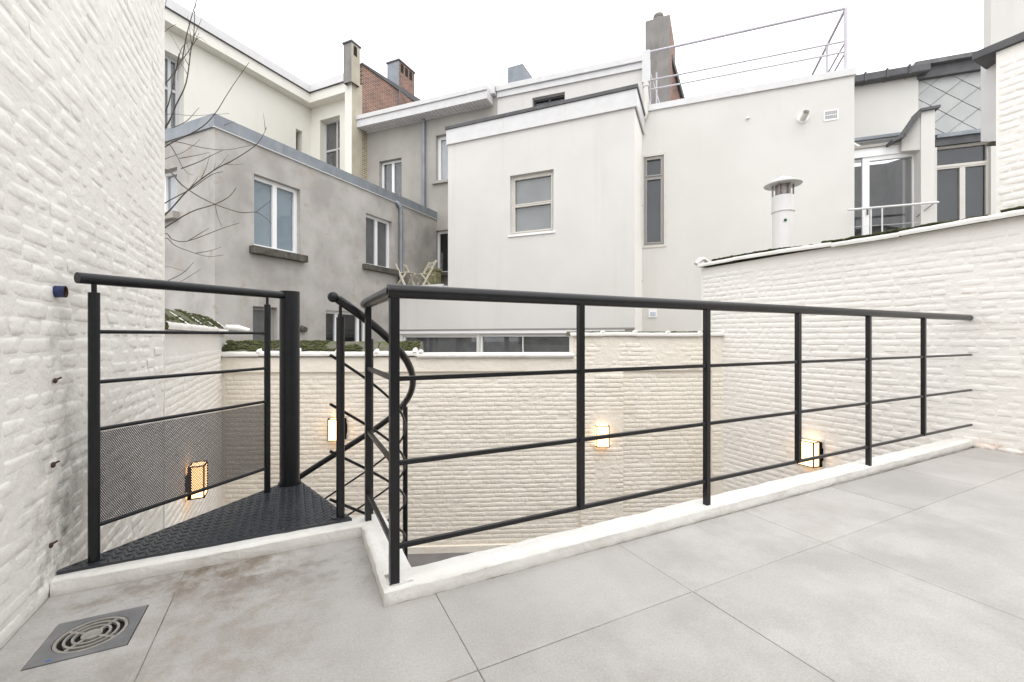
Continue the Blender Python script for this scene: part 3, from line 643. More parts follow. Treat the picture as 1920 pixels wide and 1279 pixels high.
# ================================================================== FLOOR DRAIN AND WALL FITTINGS
dr = thing('floor_drain', (-.598, 1.932, 0), 'square steel floor drain with round slotted grate set in the terrace tiles', 'drain')
dc = Vector((-.598, 1.932)); hx, hy = .121, .117
e = MB(); n = 40
ring = lambda r, z: [(dc.x + r * math.cos(2 * math.pi * k / n), dc.y + r * math.sin(2 * math.pi * k / n), z) for k in range(n)]
def sq(k, z):
    a = 2 * math.pi * k / n; c_, s_ = math.cos(a), math.sin(a); m = max(abs(c_), abs(s_)); return (dc.x + hx * c_ / m, dc.y + hy * s_ / m, z)
zt = .0025
e.add([sq(k, zt) for k in range(n)] + ring(.094, zt) + ring(.094, -.006), [(k, (k + 1) % n, n + (k + 1) % n, n + k) for k in range(n)] + [(n + k, n + (k + 1) % n, 2 * n + (k + 1) % n, 2 * n + k) for k in range(n)])
for sx in (5, 15, 25, 35):
    pass
e.add([(dc.x + sx * hx, dc.y + sy * hy, zt) for sx, sy in ((-1, -1), (1, -1), (1, 1), (-1, 1))] + [(dc.x + sx * hx, dc.y + sy * hy, -.011) for sx, sy in ((-1, -1), (1, -1), (1, 1), (-1, 1))], [(k, (k + 1) % 4, 4 + (k + 1) % 4, 4 + k) for k in range(4)])
e.build('frame', 'drain_steel', dr, fix=False)
def annulus(b, r0, r1, z0, z1, a0=0, a1=360, m=40):
    c_ = [(RAD(a0 + (a1 - a0) * k / m)) for k in range(m + 1)]; vs = []
    for a in c_: vs += [(dc.x + r * math.cos(a), dc.y + r * math.sin(a), z) for r, z in ((r0, z0), (r0, z1), (r1, z1), (r1, z0))]
    b.add(vs, [(k * 4 + i, (k + 1) * 4 + i, (k + 1) * 4 + (i + 1) % 4, k * 4 + (i + 1) % 4) for k in range(m) for i in range(3)])
e = MB()
for r0, r1 in ((.083, .092), (.063, .070), (.043, .050), (.0, .027)): annulus(e, r0, r1, -.006, .002)
for k in range(4):
    a = RAD(45 + 90 * k) + .2; p, q = (dc.x + .02 * math.cos(a), dc.y + .02 * math.sin(a), -.0025), (dc.x + .088 * math.cos(a), dc.y + .088 * math.sin(a), -.0025); e.bar(p, q, .009, .007)
e.build('grate', 'drain_ring', dr)
MB().prism([(dc.x + sx * .115, dc.y + sy * .112) for sx, sy in ((-1, -1), (1, -1), (1, 1), (-1, 1))], -.0118, -.0105).build('sump', 'hole', dr)
MB().box(dc.x - .075, dc.x - .062, dc.y - .105, dc.y - .100, zt, zt + .0008).build('sticker', 'blue_sticker', dr)
u, z = WL.uz(104, 547)
t = thing('pipe_stub', WL(u, 0, z), 'short blue plastic pipe end sticking out of the tall left wall', 'pipe')
e = MB(); pa, pb = WL(u, .02, z), WL(u, -.03, z + .001); e.tube([pa, pb], .023, 18, caps=False); e.build('pipe', 'blue_pipe', t, fix=False)
MB().tube([WL(u, .01, z), WL(u, -.031, z + .001)], .0195, 18, caps=False).build('pipe_lining', 'rust', t, fix=False); MB().tube([WL(u, -.006, z), WL(u, -.012, z)], .0195, 14).build('pipe_hole', 'hole', t)
for (x, y, r, lab) in ((100, 714, .011, 'small dark anchor hole in the tall left wall below the blue pipe'), (96, 872, .012, 'rusty bent screw in the tall left wall, middle height'), (92, 1023, .011, 'lowest dark anchor hole in the tall left wall near the kerb')):
    u, z = WL.uz(x, y); e = MB().ball(WL(u, -.006, z), r, 8, (.6, 1, 1)); e.tube([WL(u, 0, z), WL(u + .004, -.022, z + .012)], .004, 6)
    o = e.build('wall_anchor', 'rust', None, WL(u, 0, z)); tag(o, lab, 'anchor', 'old anchors in the left wall')
# ================================================================== BUILDINGS
ZG = GZ
UD, VD = -vpdir(-850), vpdir(1350)                      # along the fronts (to the right, nearer) and into the block
# ---- centre: white rendered extension
PA = pix(1190, 9.0); eA = -vpdir(-930)
WA = Wall(PA, direction=-eA)                            # u runs to the left from the near right corner
zA = WA.z(1187, 165); uAl = WA.u(840); uAll = WA.u(700)
bA = thing('white_extension', (PA.x, PA.y, ZG), 'square white rendered extension with one small window, in the centre', 'building')
hA = hole(WA, 956, 1038, 324, 441, 956); hA = (hA[0], hA[1], WA.z(1000, 437), WA.z(1000, 323))
zLow = WA.z(760, 541); zBand = WA.z(960, 616)
wL1 = (WA.u(1071), WA.u(897), -1.2, WA.z(980, 627)); wL2 = (WA.u(893), WA.u(752), -1.2, WA.z(820, 629)); wL1 = (min(wL1[:2]), max(wL1[:2]), wL1[2], wL1[3]); wL2 = (min(wL2[:2]), max(wL2[:2]), wL2[2], wL2[3])
facade(WA, 'wall', 'plaster_white', bA, 0, uAl, zBand, zA, [hA], .16)
facade(WA, 'wall', 'plaster_white', bA, uAl, uAll, zBand, zLow, [], .16)
WA2 = Wall(PA + WA.n * .05, direction=WA.e)
facade(WA2, 'wall', 'plaster_white', bA, .02, uAll, ZG, zBand - .002, [wL1, wL2], .12)
MB().box(.0, uAll, -.005, .06, zBand - .03, zBand - .001, WA).build('drip_edge', 'grey_frame', bA)
MB().box(.2, uAll - .02, .012, .06, WA.z(960, 625), WA.z(960, 619), WA).build('white_fascia', 'white_frame', bA)
for h, k in ((wL1, (.52,)), (wL2, ())):
    window(WA2, bA, h, 'white_frame', 'curtain_grey', None, .12, .05, k, (), .02)
window(WA, bA, hA, 'beige_frame', 'pane_reflection', None, .16, .06, (), (.50,), .012, inner=True)
MB().box(hA[0] - .035, hA[1] + .035, -.03, .10, hA[2] - .045, hA[2] - .001, WA).build('window_sill', 'white_frame', bA, bevel=.004)
vA = WA.n
sideA = Wall(PA, direction=vA); sideA.n = -eA          # right flank, receding
e = MB(); D_ = 1.35
e.add([WA(0, 0, ZG), WA(0, D_, ZG), WA(0, D_, zA), WA(0, 0, zA)], [(0, 1, 2, 3)]); e.build('side_wall', 'paint_right', bA, fix=False)
brickA = MB()
FH = WA.z(1187, 165) - WA.z(1187, 202)
MB().box(-.05, uAl + .02, -.05, .02, zA - FH, zA - .05, WA).build('fascia', 'white_metal', bA)
for u in (uAl * .33, uAl * .66): MB().box(u - .004, u + .004, -.0535, -.049, zA - FH + .01, zA - .06, WA).build('fascia_joint', 'beige_frame', bA)
MB().box(-.05, -.02, .022, D_, zA - FH, zA - .05, WA).build('side_fascia', 'white_metal', bA)
MB().box(-.075, uAl + .04, -.08, D_ + .3, zA - .048, zA + .03, WA).build('roof_edge', 'lead', bA, bevel=.006)
MB().box(.01, uAl - .02, .03, 3.2, zA - .3, zA - .12, WA).build('roof', 'lead', bA)
e = MB(); e.add([WA(uAl, 0, zLow - .05), WA(uAl, 3.2, zLow - .05), WA(uAl, 3.2, zA - .05), WA(uAl, 0, zA - .05)], [(0, 1, 2, 3)]); e.build('left_wall', 'plaster_white', bA, fix=False)
e = MB(); e.add([WA(uAll, 0, ZG), WA(uAll, 2.6, ZG), WA(uAll, 2.6, zLow), WA(uAll, 0, zLow)], [(0, 1, 2, 3)]); e.build('left_wall', 'plaster_white', bA, fix=False)
MB().box(uAl + .01, uAll + .15, -.06, 3.4, zLow - .07, zLow + .01, WA).build('flat_roof', 'grey_light_frame', bA)
MB().box(uAl + .08, uAll + .18, -.10, -.062, zLow - .03, zLow + .05, WA).build('roof_trim', 'white_metal', bA)
MB().box(uAll - .05, uAll + .35, -.02, 1.6, zLow - .20, zLow - .10, WA).build('lower_trim', 'stone_mossy', bA)
zSlab = WA.z(760, 541) + .01
# ---- right: white rendered block with a railed roof
PCn = WA(0, 1.30, 0); PC = Vector((PCn.x, PCn.y)); eC = -vpdir(-1180)
WC = Wall(PC, direction=eC)
zC = WC.z(1400, 176); uC0 = -.05; uC1 = WC.u(1602)
bC = thing('white_block', (PC.x + 2, PC.y, ZG), 'plain white rendered block with railed flat roof and a tall slit window', 'building')
hC = (WC.u(1207), WC.u(1245), WC.z(1226, 460), WC.z(1226, 293))
facade(WC, 'wall', 'plaster_c', bC, uC0, uC1, ZG, zC, [hC], .07)
window(WC, bC, hC, 'grey_frame', 'pane_dark', None, .07, .045, (), (.765,), .05, inner=True)
o_ = .05
for (a, c, z0, z1) in ((hC[0] - o_, hC[0], hC[2] - o_, hC[3] + o_), (hC[1], hC[1] + o_, hC[2] - o_, hC[3] + o_), (hC[0], hC[1], hC[3], hC[3] + o_), (hC[0], hC[1], hC[2] - o_, hC[2])):
    MB().box(a, c, -.02, .01, z0, z1, WC).build('window_surround', 'beige_frame', bC)
e = MB(); e.add([WC(uC1, 0, ZG), WC(uC1, 5, ZG), WC(uC1, 5, zC), WC(uC1, 0, zC)], [(0, 1, 2, 3)]); e.build('side_wall', 'plaster_c', bC, fix=False)
MB().box(.35, uC1 - .01, .03, 5, zC - .3, zC - .15, WC).build('roof', 'lead', bC)
CT = (WC.z(1400, 172) - WC.z(1400, 183))
MB().box(.06, uC1 + .03, -.045, .25, zC - .01, zC + CT, WC).build('roof_capping', 'white_metal', bC)
for k in range(1, 4): MB().box(uC1 * k / 4 - .05, uC1 * k / 4 + .05, -.05, .255, zC - .014, zC + CT + .006, WC).build('capping_joint', 'white_metal', bC)
MB().box(.4, uC1 - .2, .27, .33, zC + CT - .03, zC + CT + .03, WC).build('roof_upstand', 'lead', bC)
u, z = WC.uz(1505, 222)
e = MB().tube([WC(u, .02, z), WC(u, -.02, z)], .10, 20); e.build('vent_collar', 'white_frame', bC)
e = MB().tube([WC(u, .0, z - .01), WC(u + .01, -.13, z + .0), WC(u + .02, -.2, z + .04)], [.062, .06, .058], 16, caps=False); e.build('vent_pipe', 'pvc', bC, fix=False); MB().tube([WC(u + .005, -.11, z), WC(u + .008, -.12, z)], .056, 12).build('vent_mouth', 'hole', bC)
u, z = WC.uz(1558, 216)
MB().box(u - .125, u + .125, -.012, .005, z - .11, z + .10, WC).build('vent_plate', 'white_frame', bC)
for i in range(6):
    for j in range(2): MB().box(u - .095 + i * .034, u - .079 + i * .034, -.0145, -.011, z - .075 + j * .085, z - .005 + j * .085, WC).build('vent_slot', 'hole', bC)
u, z = WC.uz(1402, 222); MB().box(u - .03, u + .03, -.05, .004, z - .02, z + .02, WC).build('wall_nub', 'white_frame', bC, bevel=.008)
u, z = WC.uz(1224, 588); MB().box(u - .09, u + .09, -.03, .004, z - .09, z + .10, WC).build('meter_box', 'white_frame', bC); MB().box(u - .055, u + .065, -.0345, -.031, z - .06, z + .03, WC).build('meter_label', 'label_blue', bC)
# roof railing
rr = thing('roof_railing', (WC(2, .2, zC).x, WC(2, .2, zC).y, zC), 'thin white steel railing on the roof of the plain white block', 'railing')
dR = .12; zt_ = .5 * (WC.z(1210, 101, dR) + WC.z(1586, 14, dR)); z2 = .5 * (WC.z(1212, 154, dR) + WC.z(1585, 75, dR)); z3 = .5 * (WC.z(1220, 169, dR) + WC.z(1585, 96, dR)); ua, ub = WC.u(1209, dR), WC.u(1586, dR)
for z, r in ((zt_, .028), (z2, .019), (z3, .019)):
    MB().tube([WC(ua, dR, z), WC(ub, dR, z)], r, 8).build('rail', 'rail_paint', rr)
    MB().tube([WC(ub, dR, z), WC(ub, dR + 3.0, z)], r, 8).build('rail', 'rail_paint', rr)
    MB().tube([WC(ua, dR, z), WC(ua, dR + 2.2, z)], r, 8).build('rail', 'rail_paint', rr)
for (u, d, r) in ((ua, dR, .02), (ub, dR, .035), (ub, dR + 1.2, .03), (ub - .12, dR + 2.6, .02), (ua + .10, dR + .3, .012), (ua + .22, dR + .9, .02), (WC.u(1371, dR), dR, .006), (WC.u(1394, dR), dR, .006)):
    MB().tube([WC(u, d, zC - .12), WC(u, d, zt_)], r, 8).build('post', 'rail_paint', rr)
MB().tube([WC(ua, dR, zt_ - .03), WC(ua + .42, dR + .1, zC - .1)], .011, 6).build('brace', 'white_metal', rr)
# drainpipe between the two white buildings
dp = thing('drainpipe', (WC(.06, -.08, ZG).x, WC(.06, -.08, ZG).y, ZG), 'cream drainpipe in the corner between the two white buildings', 'drainpipe')
zj = WC.z(1203, 228); x_ = WC.u(1200, -.08)
MB().tube([WC(x_, -.08, ZG), WC(x_, -.08, zj - .06), WC(x_ + .02, -.08, zj), WC(x_ + .11, -.07, zj + .06), WC(x_ + .13, -.07, zj + .14), WC(x_ + .13, -.07, WC.z(1212, 166))], .055, 14).build('pipe', 'pvc', dp)
MB().tube([WC(x_ + .13, -.07, WC.z(1212, 166)), WC(x_ + .13, -.07, WC.z(1212, 158))], .068, 14).build('socket', 'pvc', dp)
for y in (248, 388, 528): z = WC.z(1203, y); MB().tube([WC(x_, -.08, z - .012), WC(x_, -.08, z + .012)], .062, 14).build('bracket', 'sill_grey', dp)
MB().box(x_ + .05, x_ + .22, -.12, .0, WC.z(1212, 158), WC.z(1212, 100), WC).build('post_sleeve', 'white_metal', dp)
# ---- left: grey rendered annex
PD = pix(403, 7.5); WD1 = Wall(PD, direction=VD); WD2 = Wall(PD, direction=-UD)
uD1 = WD1.u(818); uD2 = WD2.u(250); zD = WD1.z(405, 236)
bD = thing('grey_annex', (PD.x, PD.y, ZG), 'low grey rendered annex with zinc roof edge, white windows and dark sills at left', 'building')
hw = lambda x0, x1, xm, yt, yb: (WD1.u(x0), WD1.u(x1), WD1.z(xm, yb), WD1.z(xm, yt))
h1 = hw(476, 563, 476, 325, 462); h2 = hw(686, 735, 686, 399, 496); h3 = hw(611, 690, 645, 584, 720); h4 = hw(474, 520, 490, 575, 730)
facade(WD1, 'wall', 'plaster_grey', bD, 0, uD1, ZG, zD, [h1, h2, h3, h4], .16)
window(WD1, bD, h1, 'white_frame', 'curtain_blue', 'sill_stone', .16, .07, (.50,), (), .09, (.09, .13, .14))
window(WD1, bD, h2, 'white_frame', 'curtain_grey', 'sill_stone', .16, .06, (.50,), (), .08, (.12, .13, .13))
window(WD1, bD, h3, 'white_frame', None, None, .16, .06, (.30, .82), (), .08)
window(WD1, bD, h4, 'grey_frame', 'curtain_grey', None, .16, .06, (), (), .08)
h5 = (WD2.u(332), WD2.u(270), WD2.z(320, 400), WD2.z(320, 316))
facade(WD2, 'wall', 'plaster_grey', bD, 0, uD2, ZG, zD, [h5], .16)
window(WD2, bD, h5, 'white_frame', 'curtain_white', 'sill_grey', .16, .06, (.55,), (), .08, (.06, .10, .13))
TZ = .19
MB().box(-.03, uD1, -.03, .3, zD - .03, zD + TZ, WD1).build('roof_edge', 'zinc', bD)
MB().box(-.03, uD2, -.032, .3, zD - .031, zD + TZ + .001, WD2).build('roof_edge', 'zinc', bD)
MB().box(-.035, uD1, -.04, .0, zD - .045, zD - .031, WD1).build('edge_lip', 'white_metal', bD)
for k in range(1, 5): MB().box(uD1 * k / 5 - .006, uD1 * k / 5 + .006, -.036, .0, zD - .02, zD + TZ + .004, WD1).build('edge_seam', 'zinc', bD)
c4 = [WD1(0, 0, zD), WD1(uD1, 0, zD), WD1(uD1, 0, zD) + Vector((*(-UD * uD2), 0)), WD1(0, 0, zD) + Vector((*(-UD * uD2), 0))]
e = MB(); e.add([p + Vector((0, 0, .05)) for p in c4], [(0, 1, 2, 3)]); e.build('roof', 'lead', bD, fix=False)
u, z = WD1.uz(566, 616); e = MB().tube([WD1(u, .01, z), WD1(u, -.10, z - .03)], [.07, .06], 12); e.build('wall_spout', 'sill_stone', bD)
dp2 = thing('drainpipe', WD1(WD1.u(751), -.08, 0), 'grey zinc drainpipe on the grey annex wall above the folding chairs', 'drainpipe')
u = WD1.u(752, -.08); za, zb = WD1.z(750, 384, -.08), WD1.z(752, 512, -.08)
MB().tube([WD1(u - .12, .02, za + .06), WD1(u - .10, -.06, za + .03), WD1(u - .02, -.08, za - .06), WD1(u, -.08, za - .16), WD1(u, -.08, zb - .5)], .055, 12).build('pipe', 'zinc', dp2); z = WD1.z(752, 470, -.08); MB().tube([WD1(u, -.08, z - .02), WD1(u, -.08, z + .02)], .064, 12).build('bracket', 'zinc', dp2)
# ---- grey house front behind, with white boxed eaves, and its white upper wing
PGv = WD1(uD1, .0, 0); PG = Vector((PGv.x, PGv.y)); WG = Wall(PG, direction=-vpdir(-1080))
bG = thing('grey_house', (PG.x, PG.y, ZG), 'grey rendered house front with deep white boxed eaves, behind the annex', 'building')
ug0, ug1 = WG.u(688), WG.u(926); zG = WG.z(800, 226)
hg = lambda x0, x1, xm, yt, yb: (WG.u(x0), WG.u(x1), WG.z(xm, yb), WG.z(xm, yt))
g1 = hg(711, 753, 711, 303, 420); g2 = hg(817, 856, 820, 254, 340); g3 = hg(816, 856, 826, 432, 512)
facade(WG, 'wall', 'plaster_g2', bG, ug0, ug1, ZG, zG, [g1, g2, g3], .2)
window(WG, bG, g1, 'white_frame', 'curtain_grey', 'sill_grey', .2, .07, (.5,), (), .09)
window(WG, bG, g2, 'white_frame', 'curtain_white', 'sill_grey', .2, .09, (), (), .09, (.10, .08, .09))
window(WG, bG, g3, 'white_frame', None, 'sill_stone', .2, .07, (), (), .08, (.12, .2, .12))
EZ = zG + .02; ET = .36
MB().box(ug0 - .08, ug1 - .02, -.42, .1, EZ, EZ + ET * .62, WG).build('eaves_box', 'white_metal', bG)
MB().box(ug0 - .08, ug1 - .02, -.46, .1, EZ + ET * .62 + .002, EZ + ET, WG).build('gutter', 'white_metal', bG, bevel=.01)
for k in range(40): u = ug0 + (ug1 - ug0) * (k + .5) / 40; MB().box(u - .012, u + .012, -.40, .0, EZ - .012, EZ - .001, WG).build('soffit_batten', 'white_frame', bG)
e = MB(); e.add([WG(ug0, .1, EZ + ET - .05), WG(ug1, .1, EZ + ET - .05), WG(ug1, 3.5, EZ + ET - .05), WG(ug0, 3.5, EZ + ET - .05)], [(0, 1, 2, 3)]); e.build('roof', 'dark_slate', bG, fix=False)
dp3 = thing('drainpipe', WG(WG.u(794), -.07, 0), 'pale zinc drainpipe running up the grey house front to the eaves', 'drainpipe')
u = WG.u(794, -.07); MB().tube([WG(u, -.07, 0), WG(u, -.07, EZ - .013)], .055, 12).build('pipe', 'zinc', dp3); z = WG.z(794, 342, -.07); MB().tube([WG(u, -.07, z - .02), WG(u, -.07, z + .02)], .066, 12).build('bracket', 'zinc', dp3)
# white wing
WI = Wall(WG(ug1, .0, 0).xy, direction=-vpdir(-1280)); bI = thing('white_upper_wing', (WI.P.x, WI.P.y, ZG), 'long white upper storey behind the centre extension, with a low dark window', 'building')
ui1 = WI.u(1206); zI = WI.z(1060, 148); hI = (WI.u(998), WI.u(1059), WI.z(1028, 215), WI.z(1028, 178))
facade(WI, 'wall', 'plaster_white', bI, -.02, ui1, ZG, zI, [hI], .2)
window(WI, bI, hI, 'lead', 'pane_dark', None, .2, .05, (.5,), (), .05)
MB().box(.12, ui1 + .03, -.05, .1, zI - .16, zI + .0, WI).build('fascia', 'white_metal', bI)
MB().box(.10, ui1 + .06, -.10, .15, zI + .002, zI + .16, WI).build('gutter', 'white_metal', bI, bevel=.01)
MB().box(-.10, .09, -.20, .05, zI - .10, zI + .21, WI).build('hopper', 'white_metal', bI, bevel=.01)
MB().box(-.02, .11, -.012, .0, ZG, zI - .1, WI).build('pilaster', 'plaster_g2', bI)
MB().box(ui1, ui1 + .1, -.02, 3, ZG, zI + .0, WI).build('side_wall', 'plaster_white', bI)
MB().box(ui1 + .04, ui1 + .115, -.12, -.02, zI - .35, zI + .1, WI).build('corner_trim', 'lead', bI)
# ---- cream building far left
PE = pix(583, 17.0); WE1 = Wall(PE, direction=-VD); WE2 = Wall(PE, direction=UD)
bE = thing('cream_building', (PE.x, PE.y, ZG), 'tall cream building with projecting white cornice, behind the annex at left', 'building')
zE = WE1.z(583, 204); ue1 = WE1.u(270); ue2 = WE2.u(662)
e1 = (WE1.u(567), WE1.u(555), WE1.z(555, 330), WE1.z(555, 241)); e2 = (WE1.u(345), WE1.u(280), WE1.z(320, 262), WE1.z(345, 112))
facade(WE1, 'wall', 'cream', bE, 0, ue1, ZG, zE, [e1, e2], .3)
window(WE1, bE, e1, 'grey_frame', None, None, .3, .04, (), (), .05)
window(WE1, bE, e2, 'grey_light_frame', 'curtain_grey', None, .3, .1, (.3,), (.62,), .08)
e3 = (WE2.u(600), WE2.u(637), WE2.z(600, 350), WE2.z(600, 226))
facade(WE2, 'wall', 'cream', bE, 0, ue2, ZG, zE, [e3], .3)
window(WE2, bE, e3, 'grey_light_frame', 'curtain_grey', None, .3, .06, (.62,), (.56,), .07)
MB().box(-.36, ue1, -.36, .02, zE - .02, zE + .34, WE1).build('cornice', 'cream', bE); MB().box(-.40, ue1, -.42, .02, zE + .342, zE + .62, WE1).build('gutter', 'white_metal', bE)
MB().box(-.36, ue2, -.36, .02, zE - .021, zE + .339, WE2).build('cornice', 'cream', bE); MB().box(-.40, ue2, -.421, .02, zE + .3425, zE + .621, WE2).build('gutter', 'white_metal', bE)
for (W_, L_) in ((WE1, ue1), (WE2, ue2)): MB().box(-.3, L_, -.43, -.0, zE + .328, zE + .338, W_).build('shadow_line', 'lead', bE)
# ---- party wall with chimneys
WPv = WG(ug0, 0, 0); vP = vpdir(1400); lineP = Wall(Vector((WPv.x, WPv.y)), direction=vP); lineP.n = -Vector((vP.y, -vP.x))
lineP.n = Vector((-vP.y, vP.x)) if Vector((-vP.y, vP.x)).dot(WG.e) < 0 else -Vector((-vP.y, vP.x))   # thickness lies to the left
def onP(x, y):                                          # point on the party wall's right face
    r = RGT * ((x - CX) / FPX) + FWD; nn = lineP.n; t = lineP.P.dot(nn) / r.dot(nn); p = r * t
    return (p - lineP.P).dot(lineP.e), EYE + (HY - y) / FPX * t
bP = thing('party_wall', (WPv.x, WPv.y, ZG), 'plastered party wall topped with red brick, rising between cream building and grey house', 'wall'); bP['kind'] = 'thing'
s0 = onP(660, 0)[0]; tw_ = .30
brickmat('red_brick', (.36, .16, .10), (.20, .095, .07), (.36, .31, .27), .21, .068, math.atan2(vP.y, vP.x), (.09, .075, .065), .55)
brickmat('yellow_brick', (.58, .52, .36), (.44, .39, .26), (.20, .17, .13), .21, .068, math.atan2(vP.y, vP.x), (.2, .18, .13), .5)
sB = onP(679, 0)[0]; zb0, zb1 = onP(679, 122)[1], onP(802, 196)[1]; sE = onP(802, 0)[0]; zY = onP(684, 236)[1]
def pbox(name, m, a, c, d0, d1, z0, z1, za=None, **k):
    za = z1 if za is None else za
    return MB().hexa([lineP(a, d0, z0), lineP(c, d0, z0), lineP(c, d1, z0), lineP(a, d1, z0), lineP(a, d0, z1), lineP(c, d0, za), lineP(c, d1, za), lineP(a, d1, z1)]).build(name, m, bP, **k)
zPW = EYE + (HY - 152) / FPX * (pix(650, 13.5).dot(FWD))
pbox('pier', 'pier', s0, sB, 0, tw_, ZG, onP(662, 150)[1])
pbox('pier_face', 'cream', s0 - .02, s0 - .002, .0, tw_, ZG, onP(660, 150)[1])
pbox('yellow_quoin', 'yellow_brick', sB + .001, .02, .004, tw_, ZG, zY)
pbox('brick_gable', 'red_brick', sB + .001, sE, .002, tw_, zY + .001, zb0, zb1 - .05)
pbox('gable_coping', 'lead', sB - .02, sE, -.04, tw_ + .04, zb0 + .002, zb0 + .06, zb1 + .03 - .05)
# chimneys
def chimney(name, label, x0, xm, x1, yt, yb, W_, depth_, faceL, faceR, cat='chimney', cap=True, flues=0, run=None):
    P_ = pix(xm, depth_); Wl = Wall(P_, direction=-UD); Wr = Wall(P_, direction=VD); a = Wl.u(x0); c = Wr.u(x1); z1 = EYE + (HY - yt) / FPX * depth_; z0 = EYE + (HY - yb) / FPX * depth_
    t = thing(name, (P_.x, P_.y, z0), label, cat); f = lambda u, v, z: Vector((*(P_ - UD * u + VD * v), z))
    def skin(nm, m, p): e = MB(); e.add(p, [(0, 1, 2, 3)]); return e.build(nm, m, t, fix=False)
    skin('front_face', faceL, [f(0, 0, z0), f(a, 0, z0), f(a, 0, z1), f(0, 0, z1)]); skin('back_face', faceL, [f(0, c, z0), f(a, c, z0), f(a, c, z1), f(0, c, z1)])
    skin('side_face', faceR, [f(0, 0, z0), f(0, c, z0), f(0, c, z1), f(0, 0, z1)]); skin('side_face', faceL, [f(a, 0, z0), f(a, c, z0), f(a, c, z1), f(a, 0, z1)])
    o = .03 if cap else .0
    MB().box(-o, a + o, -o, c + o, z1 + .001, z1 + .05, f).build('cap', 'lead' if cap else faceL, t)
    for k in range(flues):
        w_ = c / (flues + .6); MB().box(-.006, .0, (k + .4) * w_, (k + .4) * w_ + w_ * .62, z1 - .36, z1 - .06, f).build('flue_opening', 'hole', t)
    return t, f, a, c, z0, z1
chimney('tall_chimney', 'slim concrete chimney on the pier beside the cream building', 644, 659, 675, 78, 152, None, 13.6, 'concrete', 'pier', flues=1)
chimney('brick_chimney', 'red brick chimney with zinc flashed flank on the brick gable', 726, 748, 777, 113, 215, None, 15.6, 'zinc', 'red_brick', flues=3)
chimney('zinc_duct', 'grey zinc clad duct box standing on the roof behind the extension', 952, 980, 1002, 122, 190, None, 14.5, 'zinc', 'zinc', 'duct', cap=False)
t, f, a, c, z0, z1 = chimney('concrete_chimney', 'tall weathered concrete chimney with pot behind the roof railing', 1210, 1256, 1266, 30, 240, None, 14.0, 'concrete', 'red_brick', cap=False)
e = MB(); cz = f(a * .5, .24, z1).xy; e.tube([(cz.x, cz.y, z1 + .02), (cz.x, cz.y, z1 + .16)], .17, 14); e.build('pot', 'concrete', t)
MB().ball((cz.x, cz.y, z1 + .24), .17, 12, (1, 1, .7)).build('pot_cowl', 'concrete', t); MB().tube([(cz.x, cz.y, z1 + .16), (cz.x, cz.y, z1 + .22)], .10, 12).build('pot_neck', 'hole', t)
# lean-to gable beside it
g_ = thing('brick_lean_to', (*pix(1262, 14.4), zC), 'orange brick gable with black verge beside the concrete chimney', 'wall'); g_['kind'] = 'thing'
dpt = 14.6; p = [at(1255, 215, dpt), at(1284, 215, dpt + .6), at(1276, 160, dpt + .5), at(1257, 108, dpt)]
q = [v + Vector((*(-UD * .5), 0)) for v in p]
e = MB(); e.add(p + q, [(0, 1, 2, 3), (7, 6, 5, 4), (0, 3, 7, 4), (1, 5, 6, 2), (2, 6, 7, 3)]); e.build('gable', 'red_brick', g_)
e = MB(); e.bar(at(1257, 103, dpt - .02), at(1283, 195, dpt + .55), .1, .12); e.build('verge', 'lead', g_)
# ================================================================== RIGHT-HAND CLUSTER
PJ = pix(1600, 9.3); WJ = Wall(PJ, direction=-vpdir(-1250))
bJ = thing('white_back_house', (WJ(1, 0, 0).x, WJ(1, 0, 0).y, ZG), 'white house with slate roof, dark gutter and pale diamond slates, at far right', 'building')
uj1 = WJ.u(1722); uk1 = WJ.u(1905); zJ = WJ.z(1660, 152)
facade(WJ, 'wall', 'plaster_c', bJ, -.4, uj1, WJ.z(1660, 300), zJ, [], .1)
e = MB(); e.add([WJ(-.4, -.12, zJ + .05), WJ(uj1 + .15, -.12, zJ + .05), WJ(uj1 + .15, 1.6, zJ + .75), WJ(-.4, 1.6, zJ + .75)], [(0, 1, 2, 3)]); e.build('roof', 'dark_slate', bJ, fix=False)
MB().box(-.35, uj1 + .12, -.20, .0, zJ - .02, zJ + .14, WJ).build('gutter', 'lead', bJ, bevel=.02)
for k in range(3): u = uj1 * (k + .4) / 3; MB().box(u - .015, u + .015, -.215, -.02, zJ - .03, zJ + .16, WJ).build('gutter_bracket', 'lead', bJ)
